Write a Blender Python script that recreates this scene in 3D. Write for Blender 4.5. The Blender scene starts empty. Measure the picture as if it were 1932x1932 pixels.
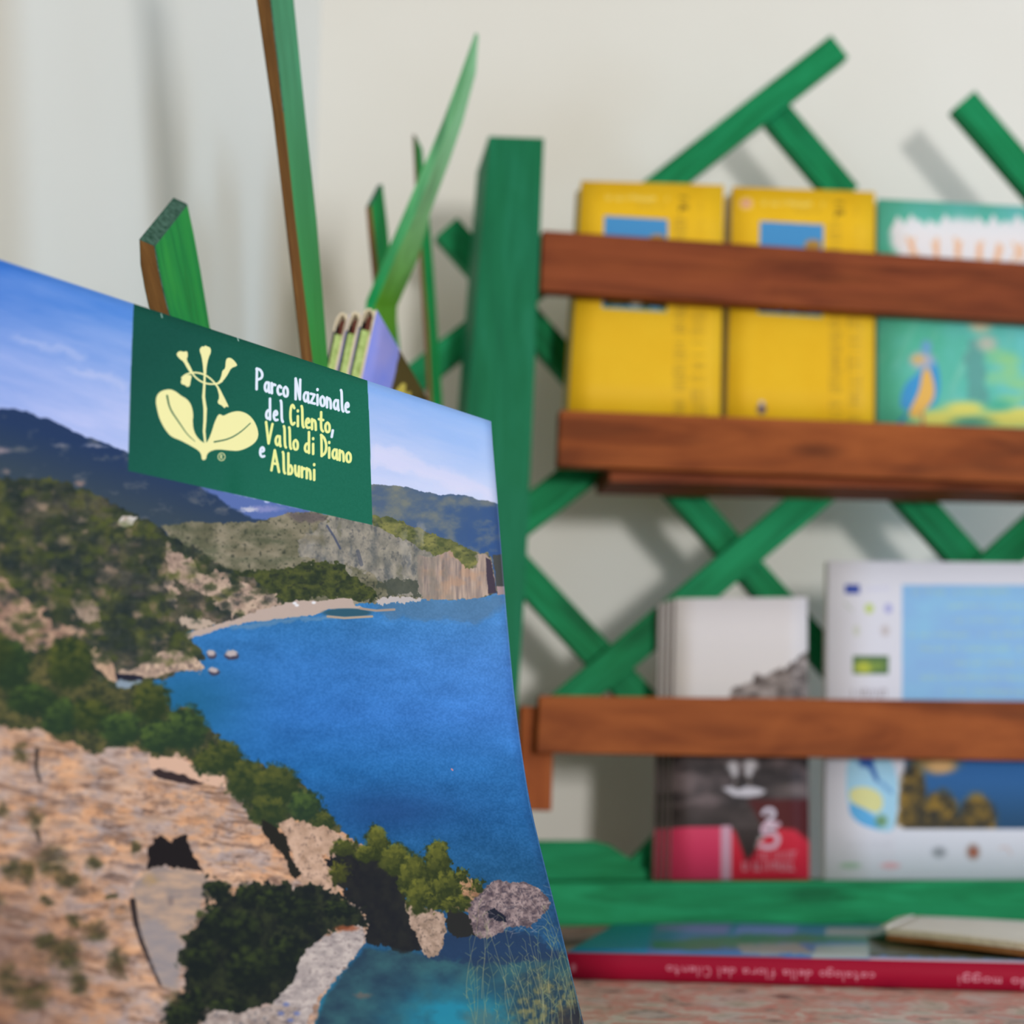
import bpy, bmesh, math, random
import numpy as np
from mathutils import Vector, Matrix

# ------------------------------------------------------------------ camera
SC = bpy.context.scene
COL = SC.collection
F = 2683.0                       # focal length in photograph pixels (50 mm on 36 mm, 1932 px)
PITCH = math.radians(11.3)
TABLE = 0.95                     # counter height
CZ = TABLE + 0.09                # camera height
CAM = Vector((0, 0, CZ))
cam_d = bpy.data.cameras.new('camera')
cam = bpy.data.objects.new('camera', cam_d); COL.objects.link(cam)
cam.location = CAM
cam.rotation_euler = (math.radians(90) + PITCH, 0, 0)
cam_d.sensor_width = 36; cam_d.lens = 36 * F / 1932
cam_d.clip_start = 0.01
cam_d.dof.use_dof = True
cam_d.dof.focus_distance = 0.475
cam_d.dof.aperture_fstop = 8.1
SC.camera = cam

# ------------------------------------------------------------------ world, lights, exposure
SC.view_settings.view_transform = 'Standard'
SC.view_settings.look = 'None'
SC.view_settings.gamma = 1
SC.view_settings.exposure = 0.0
SC.view_settings.use_curve_mapping = False
w = bpy.data.worlds.new('world'); SC.world = w; w.use_nodes = True
w.node_tree.nodes['Background'].inputs[0].default_value = (1.0, 0.875, 0.71, 1)
w.node_tree.nodes['Background'].inputs[1].default_value = 0.42

def area(name, loc, target, size, power, col, sy=None):
    l = bpy.data.lights.new(name, 'AREA'); l.size = size; l.energy = power; l.color = col
    if sy: l.shape = 'RECTANGLE'; l.size_y = sy
    o = bpy.data.objects.new(name, l); COL.objects.link(o)
    o.location = loc
    o.rotation_euler = (Vector(target) - Vector(loc)).to_track_quat('-Z', 'Y').to_euler()
    return o
area('window_light', (0.78, -1.4, 1.22), (0.0, 0.9, 1.15), 0.22, 25, (1.0, 0.975, 0.965), 0.30)
area('cool_side_fill', (2.3, 0.2, 1.45), (-0.2, 0.75, 1.35), 0.9, 24, (0.50, 0.73, 1.0), 0.9)  # added fill that tints the left wall blue, stands for no actual window
area('warm_overhead_fill', (0.3, -0.9, 2.3), (0.2, 1.0, 1.1), 0.8, 2, (1.0, 0.92, 0.76))  # added weak fill from above to warm the back wall, not a real fixture

# ------------------------------------------------------------------ tracing helpers
cp, sp = math.cos(PITCH), math.sin(PITCH)
RT = Vector((1, 0, 0)); UP = Vector((0, -sp, cp)); FW = Vector((0, cp, sp))
def ray(px, py):
    return FW + RT * ((px - 966) / F) - UP * ((py - 966) / F)
def at(px, py, z):                # point at camera depth z
    return CAM + ray(px, py) * z
def on_plane(px, py, p0, n):
    r = ray(px, py)
    return CAM + r * ((p0 - CAM).dot(n) / r.dot(n))
def flat(px, py, zz):             # point on the horizontal plane z = zz
    return on_plane(px, py, Vector((0, 0, zz)), Vector((0, 0, 1)))
def project_np(P):                # P (...,3) numpy -> photograph coordinates
    d = P - np.array(CAM)
    z = d @ np.array(FW); x = d @ np.array(RT); y = d @ np.array(UP)
    return 966 + F * x / z, 966 - F * y / z

# rack plane (front of the lattice); s moves towards the viewer
R_R = (ray(16700, 1490)).normalized()
R_U = (ray(1650, -10600)).normalized()
R_N = R_R.cross(R_U).normalized()          # towards viewer
if R_N.y > 0: R_N = -R_N
R_P = at(1000, 900, 0.985)
def rk(px, py, s=0.0):
    return on_plane(px, py, R_P + R_N * s, R_N)

# ------------------------------------------------------------------ objects
def tag(o, label=None, cat=None, group=None, kind=None):
    if label: o['label'] = label
    if cat: o['category'] = cat
    if group: o['group'] = group
    if kind: o['kind'] = kind
    return o
def empty(name, loc, label, cat, group=None):
    o = bpy.data.objects.new(name, None); COL.objects.link(o)
    o.location = loc; o.empty_display_size = 0.02
    return tag(o, label, cat, group)
def link(name, me, M, parent=None, mats=()):
    o = bpy.data.objects.new(name, me); COL.objects.link(o)
    for m in mats: me.materials.append(m)
    if parent is not None:
        o.parent = parent
        o.matrix_basis = Matrix.Translation(-root_loc(parent)) @ M
    else:
        o.matrix_basis = M
    return o
def root_loc(o):
    v = Vector(o.location)
    return v if o.parent is None else v + root_loc(o.parent)
def frame(origin, xdir, ndir):
    x = xdir.normalized(); n = (ndir - x * ndir.dot(x)).normalized(); y = n.cross(x)
    M = Matrix((x, y, n)).transposed().to_4x4(); M.translation = origin
    return M
def prism(name, pts, back, mats, parent=None, xdir=None, side_mat=0, cap_mat=0, bevel=0.0008, uv=None):
    """pts: world polygon (front face); back: vector to the rear face."""
    c = sum(pts, Vector()) / len(pts)
    if xdir is None: xdir = pts[1] - pts[0]
    M = frame(c, xdir, -back)
    Mi = M.inverted()
    bm = bmesh.new()
    f = [bm.verts.new(Mi @ p) for p in pts]
    b = [bm.verts.new(Mi @ (p + back)) for p in pts]
    ff = bm.faces.new(f); bf = bm.faces.new(b[::-1])
    n = len(pts)
    for i in range(n):
        q = bm.faces.new((f[i], b[i], b[(i + 1) % n], f[(i + 1) % n])); q.material_index = side_mat
    bf.material_index = cap_mat
    bmesh.ops.recalc_face_normals(bm, faces=bm.faces)
    if bevel:
        bmesh.ops.bevel(bm, geom=list(bm.edges), offset=bevel, segments=2, affect='EDGES', profile=0.6)
    me = bpy.data.meshes.new(name); bm.to_mesh(me); bm.free()
    return link(name, me, M, parent, mats)

# ------------------------------------------------------------------ painter for flat print
RNG = np.random.RandomState(7)
TAB = RNG.rand(8, 256, 256).astype(np.float32)
def vnoise(x, y, k=0):
    xi = np.floor(x).astype(np.int32); yi = np.floor(y).astype(np.int32)
    fx = (x - xi).astype(np.float32); fy = (y - yi).astype(np.float32)
    fx = fx * fx * (3 - 2 * fx); fy = fy * fy * (3 - 2 * fy)
    T = TAB[k % 8]; x0 = xi & 255; x1 = (xi + 1) & 255; y0 = yi & 255; y1 = (yi + 1) & 255
    a = T[y0, x0]; b = T[y0, x1]; c = T[y1, x0]; d = T[y1, x1]
    a = a + (b - a) * fx; c = c + (d - c) * fx
    return a + (c - a) * fy
def fbm(x, y, k=0, o=4):
    s = 0; a = 0.5; t = 0
    for i in range(o):
        s = s + a * vnoise(x, y, k + i); t += a; a *= 0.55; x = x * 2.03 + 17.3; y = y * 2.01 + 9.1
    return s / t
def lerp(a, b, t):
    return a + (b - a) * t
def C3(*c): return np.array(c, dtype=np.float32) / 255.0
class Canvas:
    def __init__(s, X, Y, rgb=None):
        s.X = X; s.Y = Y
        s.rgb = np.zeros(X.shape + (3,), np.float32) if rgb is None else rgb
    def win(s, x0, y0, x1, y1):
        m = (s.X > x0) & (s.X < x1) & (s.Y > y0) & (s.Y < y1)
        r = np.flatnonzero(m.any(1)); c = np.flatnonzero(m.any(0))
        if len(r) == 0: return None
        sl = (slice(r[0], r[-1] + 1), slice(c[0], c[-1] + 1))
        return Canvas(s.X[sl], s.Y[sl], s.rgb[sl])
    def put(s, m, col, a=1.0):
        m = (m * a).astype(np.float32)[..., None]
        s.rgb[...] = s.rgb * (1 - m) + col * m
    def fill(s, col): s.rgb[...] = col
    def inside(s, pts, X=None, Y=None):
        X = s.X if X is None else X; Y = s.Y if Y is None else Y
        m = np.zeros(X.shape, bool); n = len(pts)
        for i in range(n):
            xa, ya = pts[i]; xb, yb = pts[(i + 1) % n]
            if ya == yb: continue
            c = ((ya > Y) != (yb > Y))
            m ^= c & (X < (xb - xa) * (Y - ya) / (yb - ya) + xa)
        return m
    def poly(s, pts, col, wob=0, ws=12, a=1.0, tex=None, k=0, soft=0, wob2=None):
        xs = [p[0] for p in pts]; ys = [p[1] for p in pts]; e = wob + soft + 2
        c = s.win(min(xs) - e, min(ys) - e, max(xs) + e, max(ys) + e)
        if c is None: return
        X, Y = c.X, c.Y
        if wob:
            X = X + wob * 2 * (fbm(c.X / ws, c.Y / ws, k, 4) - .5) * 1.6
            Y = Y + wob * 2 * (fbm(c.X / ws + 40, c.Y / ws + 11, k + 3, 4) - .5) * 1.6
        m = c.inside(pts, X, Y).astype(np.float32)
        if soft:
            for o in ((soft, 0), (-soft, 0), (0, soft), (0, -soft)):
                m += c.inside(pts, X + o[0], Y + o[1])
            m /= 5
        c.put(m, tex(c) if tex else np.array(col, np.float32) / 255.0, a)
    def ell(s, cx, cy, rx, ry, col, soft=.15, a=1.0, wob=0, ws=8, k=1, tex=None):
        e = 1 + soft + .3
        c = s.win(cx - rx * e - wob - 2, cy - ry * e - wob - 2, cx + rx * e + wob + 2, cy + ry * e + wob + 2)
        if c is None: return
        X, Y = c.X, c.Y
        if wob:
            X = X + wob * 2 * (fbm(c.X / ws, c.Y / ws, k, 3) - .5); Y = Y + wob * 2 * (fbm(c.X / ws + 9, c.Y / ws + 7, k + 2, 3) - .5)
        d = np.sqrt(((X - cx) / rx) ** 2 + ((Y - cy) / ry) ** 2)
        m = np.clip((1 + soft - d) / (2 * soft + 1e-6), 0, 1)
        c.put(m, tex(c) if tex else np.array(col, np.float32) / 255.0, a)
    def line(s, pts, wd, col, a=1.0, w2=None):
        if w2 is None: w2 = wd
        xs = [p[0] for p in pts]; ys = [p[1] for p in pts]; e = max(wd, w2) + 1.5
        c = s.win(min(xs) - e, min(ys) - e, max(xs) + e, max(ys) + e)
        if c is None: return
        best = np.zeros(c.X.shape, np.float32); n = len(pts) - 1
        for i in range(n):
            (xa, ya), (xb, yb) = pts[i], pts[i + 1]
            dx, dy = xb - xa, yb - ya; L = dx * dx + dy * dy + 1e-9
            t = np.clip(((c.X - xa) * dx + (c.Y - ya) * dy) / L, 0, 1)
            d = np.hypot(c.X - xa - t * dx, c.Y - ya - t * dy)
            ww = wd + (w2 - wd) * (i + t) / n
            best = np.maximum(best, np.clip(ww / 2 - d + .5, 0, 1))
        c.put(best, np.array(col, np.float32) / 255.0, a)

def smooth(pts, n=3):
    for _ in range(n):
        q = []
        for i in range(len(pts)):
            a = pts[i]; b = pts[(i + 1) % len(pts)]
            q += [(a[0] * .75 + b[0] * .25, a[1] * .75 + b[1] * .25), (a[0] * .25 + b[0] * .75, a[1] * .25 + b[1] * .75)]
        pts = q
    return pts
def smooth_open(pts, n=2):
    for _ in range(n):
        q = [pts[0]]
        for i in range(len(pts) - 1):
            a = pts[i]; b = pts[i + 1]
            q += [(a[0] * .75 + b[0] * .25, a[1] * .75 + b[1] * .25), (a[0] * .25 + b[0] * .75, a[1] * .25 + b[1] * .75)]
        q.append(pts[-1]); pts = q
    return pts

# hand lettering: strokes in a box of width 1, x-height 1, capitals 2.1
O_ = [(.5, .98), (.15, .8), (.05, .45), (.2, .08), (.5, 0), (.85, .12), (.95, .5), (.85, .85), (.5, .98)]
GL = {
 'a': [[(.8, .9), (.45, 1), (.1, .65), (.08, .25), (.35, 0), (.7, .15), (.85, .5)], [(.86, .98), (.88, .3), (1, 0)]],
 'b': [[(.1, 2.1), (.12, 0)], [(.12, .6), (.5, 1), (.9, .7), (.9, .25), (.5, 0), (.12, .15)]],
 'c': [[(.9, .8), (.55, 1), (.15, .7), (.1, .3), (.45, 0), (.9, .15)]],
 'd': [[(.9, 2.1), (.9, 0)], [(.88, .8), (.5, .95), (.12, .6), (.1, .2), (.45, 0), (.88, .25)]],
 'e': [[(.1, .5), (.85, .6), (.8, .9), (.5, 1), (.15, .75), (.08, .3), (.4, 0), (.9, .1)]],
 'f': [[(.9, 1.95), (.55, 2.05), (.4, 1.7), (.4, 0)], [(.1, 1), (.8, 1)]],
 'g': [O_, [(.9, 1), (.92, -.5), (.5, -.8), (.1, -.6)]],
 'i': [[(.5, 1), (.5, 0)], [(.5, 1.5), (.5, 1.58)]],
 'l': [[(.3, 2.1), (.45, 1.9), (.5, .2), (.75, 0)]],
 'm': [[(.05, 1), (.05, 0)], [(.05, .8), (.3, 1), (.5, .8), (.5, 0)], [(.5, .8), (.75, 1), (.95, .8), (.95, 0)]],
 'n': [[(.1, 1), (.1, 0)], [(.1, .7), (.45, 1), (.85, .8), (.9, 0)]],
 'o': [O_],
 'r': [[(.15, 1), (.2, 0)], [(.2, .6), (.5, .95), (.95, .9)]],
 't': [[(.55, 1.9), (.5, .2), (.9, 0)], [(.1, 1.15), (.95, 1.15)]],
 'u': [[(.1, 1), (.12, .3), (.4, 0), (.75, .15), (.88, .6)], [(.9, 1), (.9, 0)]],
 'z': [[(.1, .95), (.9, .95), (.1, .05), (.95, .05)]],
 'P': [[(.1, 2.1), (.05, 0)], [(.05, 2.05), (.55, 2.1), (.95, 1.75), (.85, 1.25), (.1, .95)]],
 'N': [[(.1, 0), (.1, 2.1), (.85, .1), (.9, 2.1)]],
 'C': [[(.9, 1.75), (.6, 2.1), (.2, 1.8), (.05, .9), (.25, .15), (.6, 0), (.95, .25)]],
 'V': [[(.05, 2.1), (.4, 0), (.95, 2.05)]],
 'D': [[(.1, 2.1), (.15, 0)], [(.05, 2.1), (.6, 1.9), (.95, 1.2), (.8, .4), (.15, 0)]],
 'A': [[(.05, 0), (.45, 2.1), (.95, 0)], [(.2, .75), (.8, .75)]],
 '2': [[(.1, 1.6), (.3, 2.05), (.7, 2.05), (.9, 1.6), (.7, 1.1), (.1, 0), (.95, 0)]],
 '5': [[(.9, 2.05), (.2, 2.05), (.15, 1.2), (.6, 1.35), (.95, .9), (.8, .2), (.4, 0), (.1, .2)]],
 'R': [[(.1, 2.1), (.1, 0)], [(.1, 2.05), (.8, 1.9), (.8, 1.3), (.1, 1.0), (.9, 0)]],
 ',': [[(.6, .15), (.3, -.5)]],
}
def letters(cv, items, base, xh, wd, col):
    """items: (char, x0, x1); base(x) gives the baseline."""
    for ch, x0, x1 in items:
        for st in GL[ch]:
            pts = [(x0 + (x1 - x0) * p[0], base(x0 + (x1 - x0) * p[0]) - p[1] * xh) for p in st]
            if len(pts) > 2 and ch not in 'NVAz': pts = smooth_open(pts, 2)
            cv.line(pts, wd, col)

def blur(a, n=1):
    for _ in range(n):
        b = a.copy()
        b[1:-1] = (a[:-2] + 2 * a[1:-1] + a[2:]) / 4; a = b.copy()
        a[:, 1:-1] = (b[:, :-2] + 2 * b[:, 1:-1] + b[:, 2:]) / 4
    return a
def to_image(name, rgb):
    h, w_, _ = rgb.shape
    img = bpy.data.images.new(name, w_, h)
    buf = np.ones((h, w_, 4), np.float32); buf[..., :3] = np.clip(rgb, 0, 1)[::-1]
    img.pixels.foreach_set(buf.ravel()); img.update(); img.pack()
    return img

# ------------------------------------------------------------------ materials
def new_mat(name, rough=.6, spec=.4):
    m = bpy.data.materials.new(name); m.use_nodes = True
    b = m.node_tree.nodes['Principled BSDF']
    b.inputs['Roughness'].default_value = rough
    b.inputs['Specular IOR Level'].default_value = spec
    return m, m.node_tree, b
def lin(c): 
    return tuple(((v / 255) / 12.92 if v / 255 <= .04045 else ((v / 255 + .055) / 1.055) ** 2.4) for v in c) + (1,)
def ramp(nt, fac, stops):
    r = nt.nodes.new('ShaderNodeValToRGB'); e = r.color_ramp.elements
    while len(e) < len(stops): e.new(.5)
    for el, (p, c) in zip(e, stops): el.position = p; el.color = lin(c)
    nt.links.new(fac, r.inputs[0]); return r.outputs[0]
def noise(nt, vec, scale, detail=4, dist=0.0, rough=.55):
    n = nt.nodes.new('ShaderNodeTexNoise'); n.inputs['Scale'].default_value = scale
    n.inputs['Detail'].default_value = detail; n.inputs['Distortion'].default_value = dist
    n.inputs['Roughness'].default_value = rough
    nt.links.new(vec, n.inputs['Vector']); return n.outputs['Fac']
def coords(nt, scale=(1, 1, 1), off=True):
    t = nt.nodes.new('ShaderNodeTexCoord'); mp = nt.nodes.new('ShaderNodeMapping')
    mp.inputs['Scale'].default_value = scale
    nt.links.new(t.outputs['Object'], mp.inputs['Vector'])
    if off:
        oi = nt.nodes.new('ShaderNodeObjectInfo'); mu = nt.nodes.new('ShaderNodeVectorMath'); mu.operation = 'SCALE'
        cb = nt.nodes.new('ShaderNodeCombineXYZ')
        for i in range(3): nt.links.new(oi.outputs['Random'], cb.inputs[i])
        mu.inputs['Scale'].default_value = 13.7
        nt.links.new(cb.outputs[0], mu.inputs[0]); nt.links.new(mu.outputs[0], mp.inputs['Location'])
    return mp.outputs[0]
def mix(nt, fac, a, b, mode='MIX'):
    m = nt.nodes.new('ShaderNodeMix'); m.data_type = 'RGBA'; m.blend_type = mode
    for s, v in ((0, fac), (6, a), (7, b)):
        if hasattr(v, 'is_linked') or hasattr(v, 'links'): nt.links.new(v, m.inputs[s])
        else: m.inputs[s].default_value = v
    return m.outputs[2]
def bump(nt, b, h, strength=.2, dist=.001):
    n = nt.nodes.new('ShaderNodeBump'); n.inputs['Strength'].default_value = strength
    n.inputs['Distance'].default_value = dist
    nt.links.new(h, n.inputs['Height']); nt.links.new(n.outputs[0], b.inputs['Normal'])
def wood(name, dark, mid, light, grain=(7, 90, 90), knots=True, rough=.6, tint=None, spec=.12):
    m, nt, b = new_mat(name, rough, spec)
    v = coords(nt, grain)
    g = noise(nt, v, 1.0, 6, 1.8, .62)
    c = ramp(nt, g, [(.25, dark), (.5, mid), (.75, light)])
    v2 = coords(nt, (5, 14, 14))
    big = noise(nt, v2, 1.6, 3, 1.5)
    c = mix(nt, ramp(nt, big, [(.40, (0, 0, 0)), (.68, (150, 150, 150))]), c, lin(tint or light))
    if knots:
        v3 = coords(nt, (9, 28, 28)); vo = nt.nodes.new('ShaderNodeTexVoronoi'); vo.inputs['Scale'].default_value = .7
        nt.links.new(v3, vo.inputs['Vector'])
        c = mix(nt, ramp(nt, vo.outputs['Distance'], [(.06, (200, 200, 200)), (.16, (0, 0, 0))]), c, lin(dark))
    nt.links.new(c, b.inputs['Base Color'])
    bump(nt, b, g, .35, .0006)
    return m
def plain(name, col, rough=.7, var=8, scale=60, spec=.15):
    m, nt, b = new_mat(name, rough, spec)
    n = noise(nt, coords(nt), scale, 4)
    lo = [max(0, c - var) for c in col]; hi = [min(255, c + var) for c in col]
    nt.links.new(ramp(nt, n, [(.3, lo), (.7, hi)]), b.inputs['Base Color'])
    return m
def print_mat(name, img, rough=.5, spec=.12):
    m, nt, b = new_mat(name, rough, spec)
    t = nt.nodes.new('ShaderNodeTexImage'); t.image = img; t.interpolation = 'Linear'; t.extension = 'EXTEND'
    uv = nt.nodes.new('ShaderNodeUVMap'); uv.uv_map = 'UVMap'
    nt.links.new(uv.outputs[0], t.inputs[0])
    g = noise(nt, coords(nt), 2600, 2)
    c = mix(nt, .05, t.outputs[0], ramp(nt, g, [(.3, (90, 90, 90)), (.7, (170, 170, 170))]), 'OVERLAY')
    nt.links.new(c, b.inputs['Base Color'])
    return m

GREEN = wood('green_stained_wood', (6, 78, 44), (16, 122, 72), (34, 152, 98), tint=(30, 144, 96))
GREEN_POST = wood('green_painted_post', (12, 90, 56), (20, 108, 70), (34, 122, 88), tint=(30, 118, 88), knots=False)
GREEN_SIDE = wood('bright_green_stain', (4, 92, 44), (8, 122, 60), (36, 145, 62), tint=(60, 142, 56))
GREEN_PALE = wood('pale_green_stain', (60, 148, 92), (98, 176, 122), (150, 204, 156), tint=(110, 176, 90), knots=False)
BROWN = wood('brown_stained_wood', (74, 34, 18), (120, 58, 32), (146, 76, 44), grain=(3.5, 42, 42), tint=(158, 86, 42))
BROWN_O = wood('streaky_brown_wood', (60, 28, 14), (122, 60, 26), (164, 90, 42), grain=(2.6, 30, 30), tint=(176, 98, 48))
BROWN_B = wood('orange_brown_wood', (110, 52, 22), (148, 74, 32), (172, 96, 48), grain=(60, 8, 60), tint=(172, 96, 48), knots=False)
RAW = wood('raw_brown_edge', (58, 32, 16), (104, 70, 34), (138, 100, 54), tint=(80, 60, 24), knots=False, rough=.8)
ENDG = plain('dark_end_grain', (52, 84, 70), .9, 22, 500)
PAPER = plain('paper_white', (226, 222, 214), .8, 4)
PAGES = plain('page_edges', (214, 200, 170), .85, 14, 400)
YEL = plain('yellow_cover', (226, 180, 30), .45, 3)
PINKW = plain('pinkish_page_edge', (196, 168, 172), .8, 8, 300)
TEAL = plain('teal_cover', (92, 180, 156), .5, 6)
RED = plain('crimson_cover', (150, 18, 46), .4, 6)
BRN = plain('brown_cover', (142, 92, 48), .6, 12)
LIME = plain('lime_page_block', (176, 200, 124), .7, 24, 420)
MARO = plain('maroon_fold', (96, 52, 42), .8, 8)
NAVY = plain('dark_back_cover', (34, 40, 48), .6, 8)
CREAM = plain('cream_cover_edge', (226, 212, 184), .7, 8, 300)

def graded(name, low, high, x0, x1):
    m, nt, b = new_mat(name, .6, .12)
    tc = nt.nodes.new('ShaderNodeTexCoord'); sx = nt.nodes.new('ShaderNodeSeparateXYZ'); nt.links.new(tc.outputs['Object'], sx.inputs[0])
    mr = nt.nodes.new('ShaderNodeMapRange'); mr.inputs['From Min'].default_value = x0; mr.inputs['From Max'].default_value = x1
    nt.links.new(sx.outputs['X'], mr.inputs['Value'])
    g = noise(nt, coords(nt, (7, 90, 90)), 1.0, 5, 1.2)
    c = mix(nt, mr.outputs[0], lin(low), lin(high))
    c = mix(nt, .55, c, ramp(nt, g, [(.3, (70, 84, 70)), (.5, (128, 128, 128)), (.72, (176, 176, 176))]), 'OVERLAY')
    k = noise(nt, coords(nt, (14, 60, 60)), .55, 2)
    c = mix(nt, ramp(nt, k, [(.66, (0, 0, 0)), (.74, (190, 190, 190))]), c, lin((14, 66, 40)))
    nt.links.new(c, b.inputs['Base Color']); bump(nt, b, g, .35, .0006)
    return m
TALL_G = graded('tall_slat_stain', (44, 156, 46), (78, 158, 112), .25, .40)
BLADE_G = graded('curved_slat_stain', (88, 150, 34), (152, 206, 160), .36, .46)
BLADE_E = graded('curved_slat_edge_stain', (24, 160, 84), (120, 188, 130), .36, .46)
def wall_material():
    m, nt, b = new_mat('painted_wall', .85, .25)
    n = noise(nt, coords(nt, off=False), 3, 3)
    nt.links.new(ramp(nt, n, [(.3, (222, 219, 210)), (.7, (228, 226, 219))]), b.inputs['Base Color'])
    bump(nt, b, noise(nt, coords(nt, off=False), 220, 4), .15, .001)
    return m
WALL = wall_material()
def granite():
    m, nt, b = new_mat('pink_granite', .35, .5)
    v = coords(nt, off=False)
    n1 = noise(nt, v, 44, 5, .4, .6)
    c = ramp(nt, n1, [(.32, (96, 84, 76)), (.43, (196, 176, 160)), (.50, (206, 138, 122)), (.56, (214, 200, 186)), (.70, (168, 168, 146))])
    n2 = noise(nt, v, 34, 4)
    c = mix(nt, ramp(nt, n2, [(.55, (0, 0, 0)), (.64, (200, 200, 200))]), c, lin((200, 196, 190)))
    n3 = noise(nt, v, 120, 3)
    c = mix(nt, ramp(nt, n3, [(.30, (190, 190, 190)), (.40, (0, 0, 0))]), c, lin((62, 58, 56)))
    nt.links.new(c, b.inputs['Base Color'])
    return m
GRANITE = granite()

# ================================================================== THE SETTING
WB0 = rk(966, 900, -0.108)                     # a point of the back wall
wr = Vector((R_R.x, R_R.y, 0)).normalized(); wn = Vector((wr.y, -wr.x, 0))   # normal to the viewer
def back_pt(px):
    r = ray(px, 900); p = CAM + r * ((WB0 - CAM).dot(wn) / r.dot(wn)); return Vector((p.x, p.y, 0))
CORNER = back_pt(580)
def wall(name, a, b, n, h=3.0):
    bm = bmesh.new()
    q = [a, b, b + Vector((0, 0, h)), a + Vector((0, 0, h))]
    f = [bm.verts.new(p - a) for p in q]; g = [bm.verts.new(p - a - n * .1) for p in q]
    bm.faces.new(f); bm.faces.new(g[::-1])
    for i in range(4): bm.faces.new((f[i], g[i], g[(i + 1) % 4], f[(i + 1) % 4]))
    bmesh.ops.recalc_face_normals(bm, faces=bm.faces)
    me = bpy.data.meshes.new(name); bm.to_mesh(me); bm.free()
    return tag(link(name, me, Matrix.Translation(a), None, [WALL]), kind='structure')
wall('wall_back', CORNER - wr * .1, CORNER + wr * 2.6, wn)
ldir = Vector((-0.15, -1, 0)).normalized(); ln = Vector((-ldir.y, ldir.x, 0))
if ln.x < 0: ln = -ln
wall('wall_left', CORNER, CORNER + ldir * 1.9, ln)
def box(name, x0, y0, z0, x1, y1, z1, mat, parent=None, bevel=.002):
    pts = [Vector((x0, y0, z1)), Vector((x1, y0, z1)), Vector((x1, y1, z1)), Vector((x0, y1, z1))]
    return prism(name, pts, Vector((0, 0, z0 - z1)), [mat], parent, bevel=bevel)
fl = box('floor', -1.6, -1.2, -.05, 3.0, 2.0, 0, plain('floor_tile_stone', (150, 138, 122), .5, 8, 4), bevel=0)
tag(fl, kind='structure')

# counter: pink granite top on a plain body, cut along the walls
ct = empty('counter', (0.4, .6, 0), 'pink and grey speckled granite counter under the rack and books', 'counter')
c0 = CORNER + ldir * .9; c1 = CORNER; c2 = CORNER + wr * 1.7; c3 = Vector((c2.x, .12, 0))
inset = lambda p, d: Vector((p.x, p.y, TABLE)) + d
tp = [inset(Vector((c0.x, .12, 0)), ln * 0), inset(c3, Vector()), inset(c2, wn * .0015), inset(c1, wn * .0015 + ln * .0015), inset(c0, ln * .0015)]
tp[0].x = tp[4].x
prism('countertop', tp, Vector((0, 0, -.03)), [GRANITE], ct, xdir=RT, bevel=.002)
bp = [p + Vector((0, 0, -.0302)) for p in tp]; bp[0].y += .05; bp[1].y += .05
prism('counter_body', bp, Vector((0, 0, -(TABLE - .031))), [plain('counter_body_paint', (205, 200, 190), .7, 4)], ct, xdir=RT)

# ================================================================== DISPLAY RACK
rack = empty('display_rack', Vector((rk(1000, 1750).x, rk(1000, 1750).y, TABLE)),
             'green lattice tabletop rack with brown stained planks holding the books', 'rack')
NB = -R_N
def slab(name, px, s, th, mat, along=None, parent=rack, bevel=.0009, sm=None):
    pts = [rk(x, y, s) for x, y in px]
    xd = (rk(*along[1], s) - rk(*along[0], s)) if along else None
    return prism(name, pts, NB * th, [mat] + ([sm] if sm else []), parent, xdir=xd, bevel=bevel, side_mat=1 if sm else 0)
def strip(name, a, b, wd, s, th, mat, parent=rack, cut0=0, cut1=0):
    dx, dy = b[0] - a[0], b[1] - a[1]; L = math.hypot(dx, dy); nx, ny = -dy / L * wd / 2, dx / L * wd / 2
    ux, uy = dx / L, dy / L
    return slab(name, [(a[0] + nx, a[1] + ny), (b[0] + nx + ux * cut1, b[1] + ny + uy * cut1), (b[0] - nx, b[1] - ny), (a[0] - nx + ux * cut0, a[1] - ny + uy * cut0)],
                s, th, mat, along=(a, b), parent=parent)
slab('post', [(922, 256), (1027, 260), (1012, 640), (993, 1080), (966, 1500), (950, 1748), (838, 1748), (882, 760)], .062, .055, GREEN_POST, along=((975, 1748), (975, 256)))
slab('post', [(2080, 330), (2140, 332), (2140, 1742), (2080, 1742)], .0455, .038, GREEN_POST, along=((2100, 1742), (2100, 330)))
LF, LB = .006, -.006     # two lattice layers
strip('lattice_slat', (1585, 86), (770, 722), 54, LF, .011, GREEN)
strip('lattice_slat', (843, 427), (1640, 1325), 54, LB, .011, GREEN)
strip('lattice_slat', (1468, 212), (1600, 368), 54, LB, .011, GREEN)
strip('lattice_slat', (1330, 500), (1905, 1140), 58, LB, .011, GREEN)
strip('lattice_slat', (1820, 187), (2140, 560), 52, LB, .011, GREEN)
strip('lattice_slat', (1040, 1352), (1800, 715), 62, LF, .011, GREEN)
strip('lattice_slat', (940, 1012), (1500, 585), 66, LF, .011, GREEN)
strip('lattice_slat', (915, 1003), (1230, 1340), 58, LB, .011, GREEN)
strip('lattice_slat', (1600, 1320), (2100, 865), 62, LF, .011, GREEN)
strip('lattice_slat', (1190, 1664), (1330, 1520), 56, LB, .011, GREEN)
slab('cut_board', [(900, 1585), (1120, 1586), (1150, 1594), (1192, 1622), (1250, 1664), (900, 1668)], .004, .014, GREEN, along=((930, 1600), (1200, 1600)))
base = slab('base_board', [(870, 1667), (2150, 1660), (2150, 1742), (870, 1749)], .058, .058, GREEN, along=((900, 1700), (1900, 1700)))
slab('plank', [(1024, 434), (2150, 510), (2150, 619), (1020, 548)], .056, .010, BROWN, along=((1025, 490), (1932, 550)))
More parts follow.
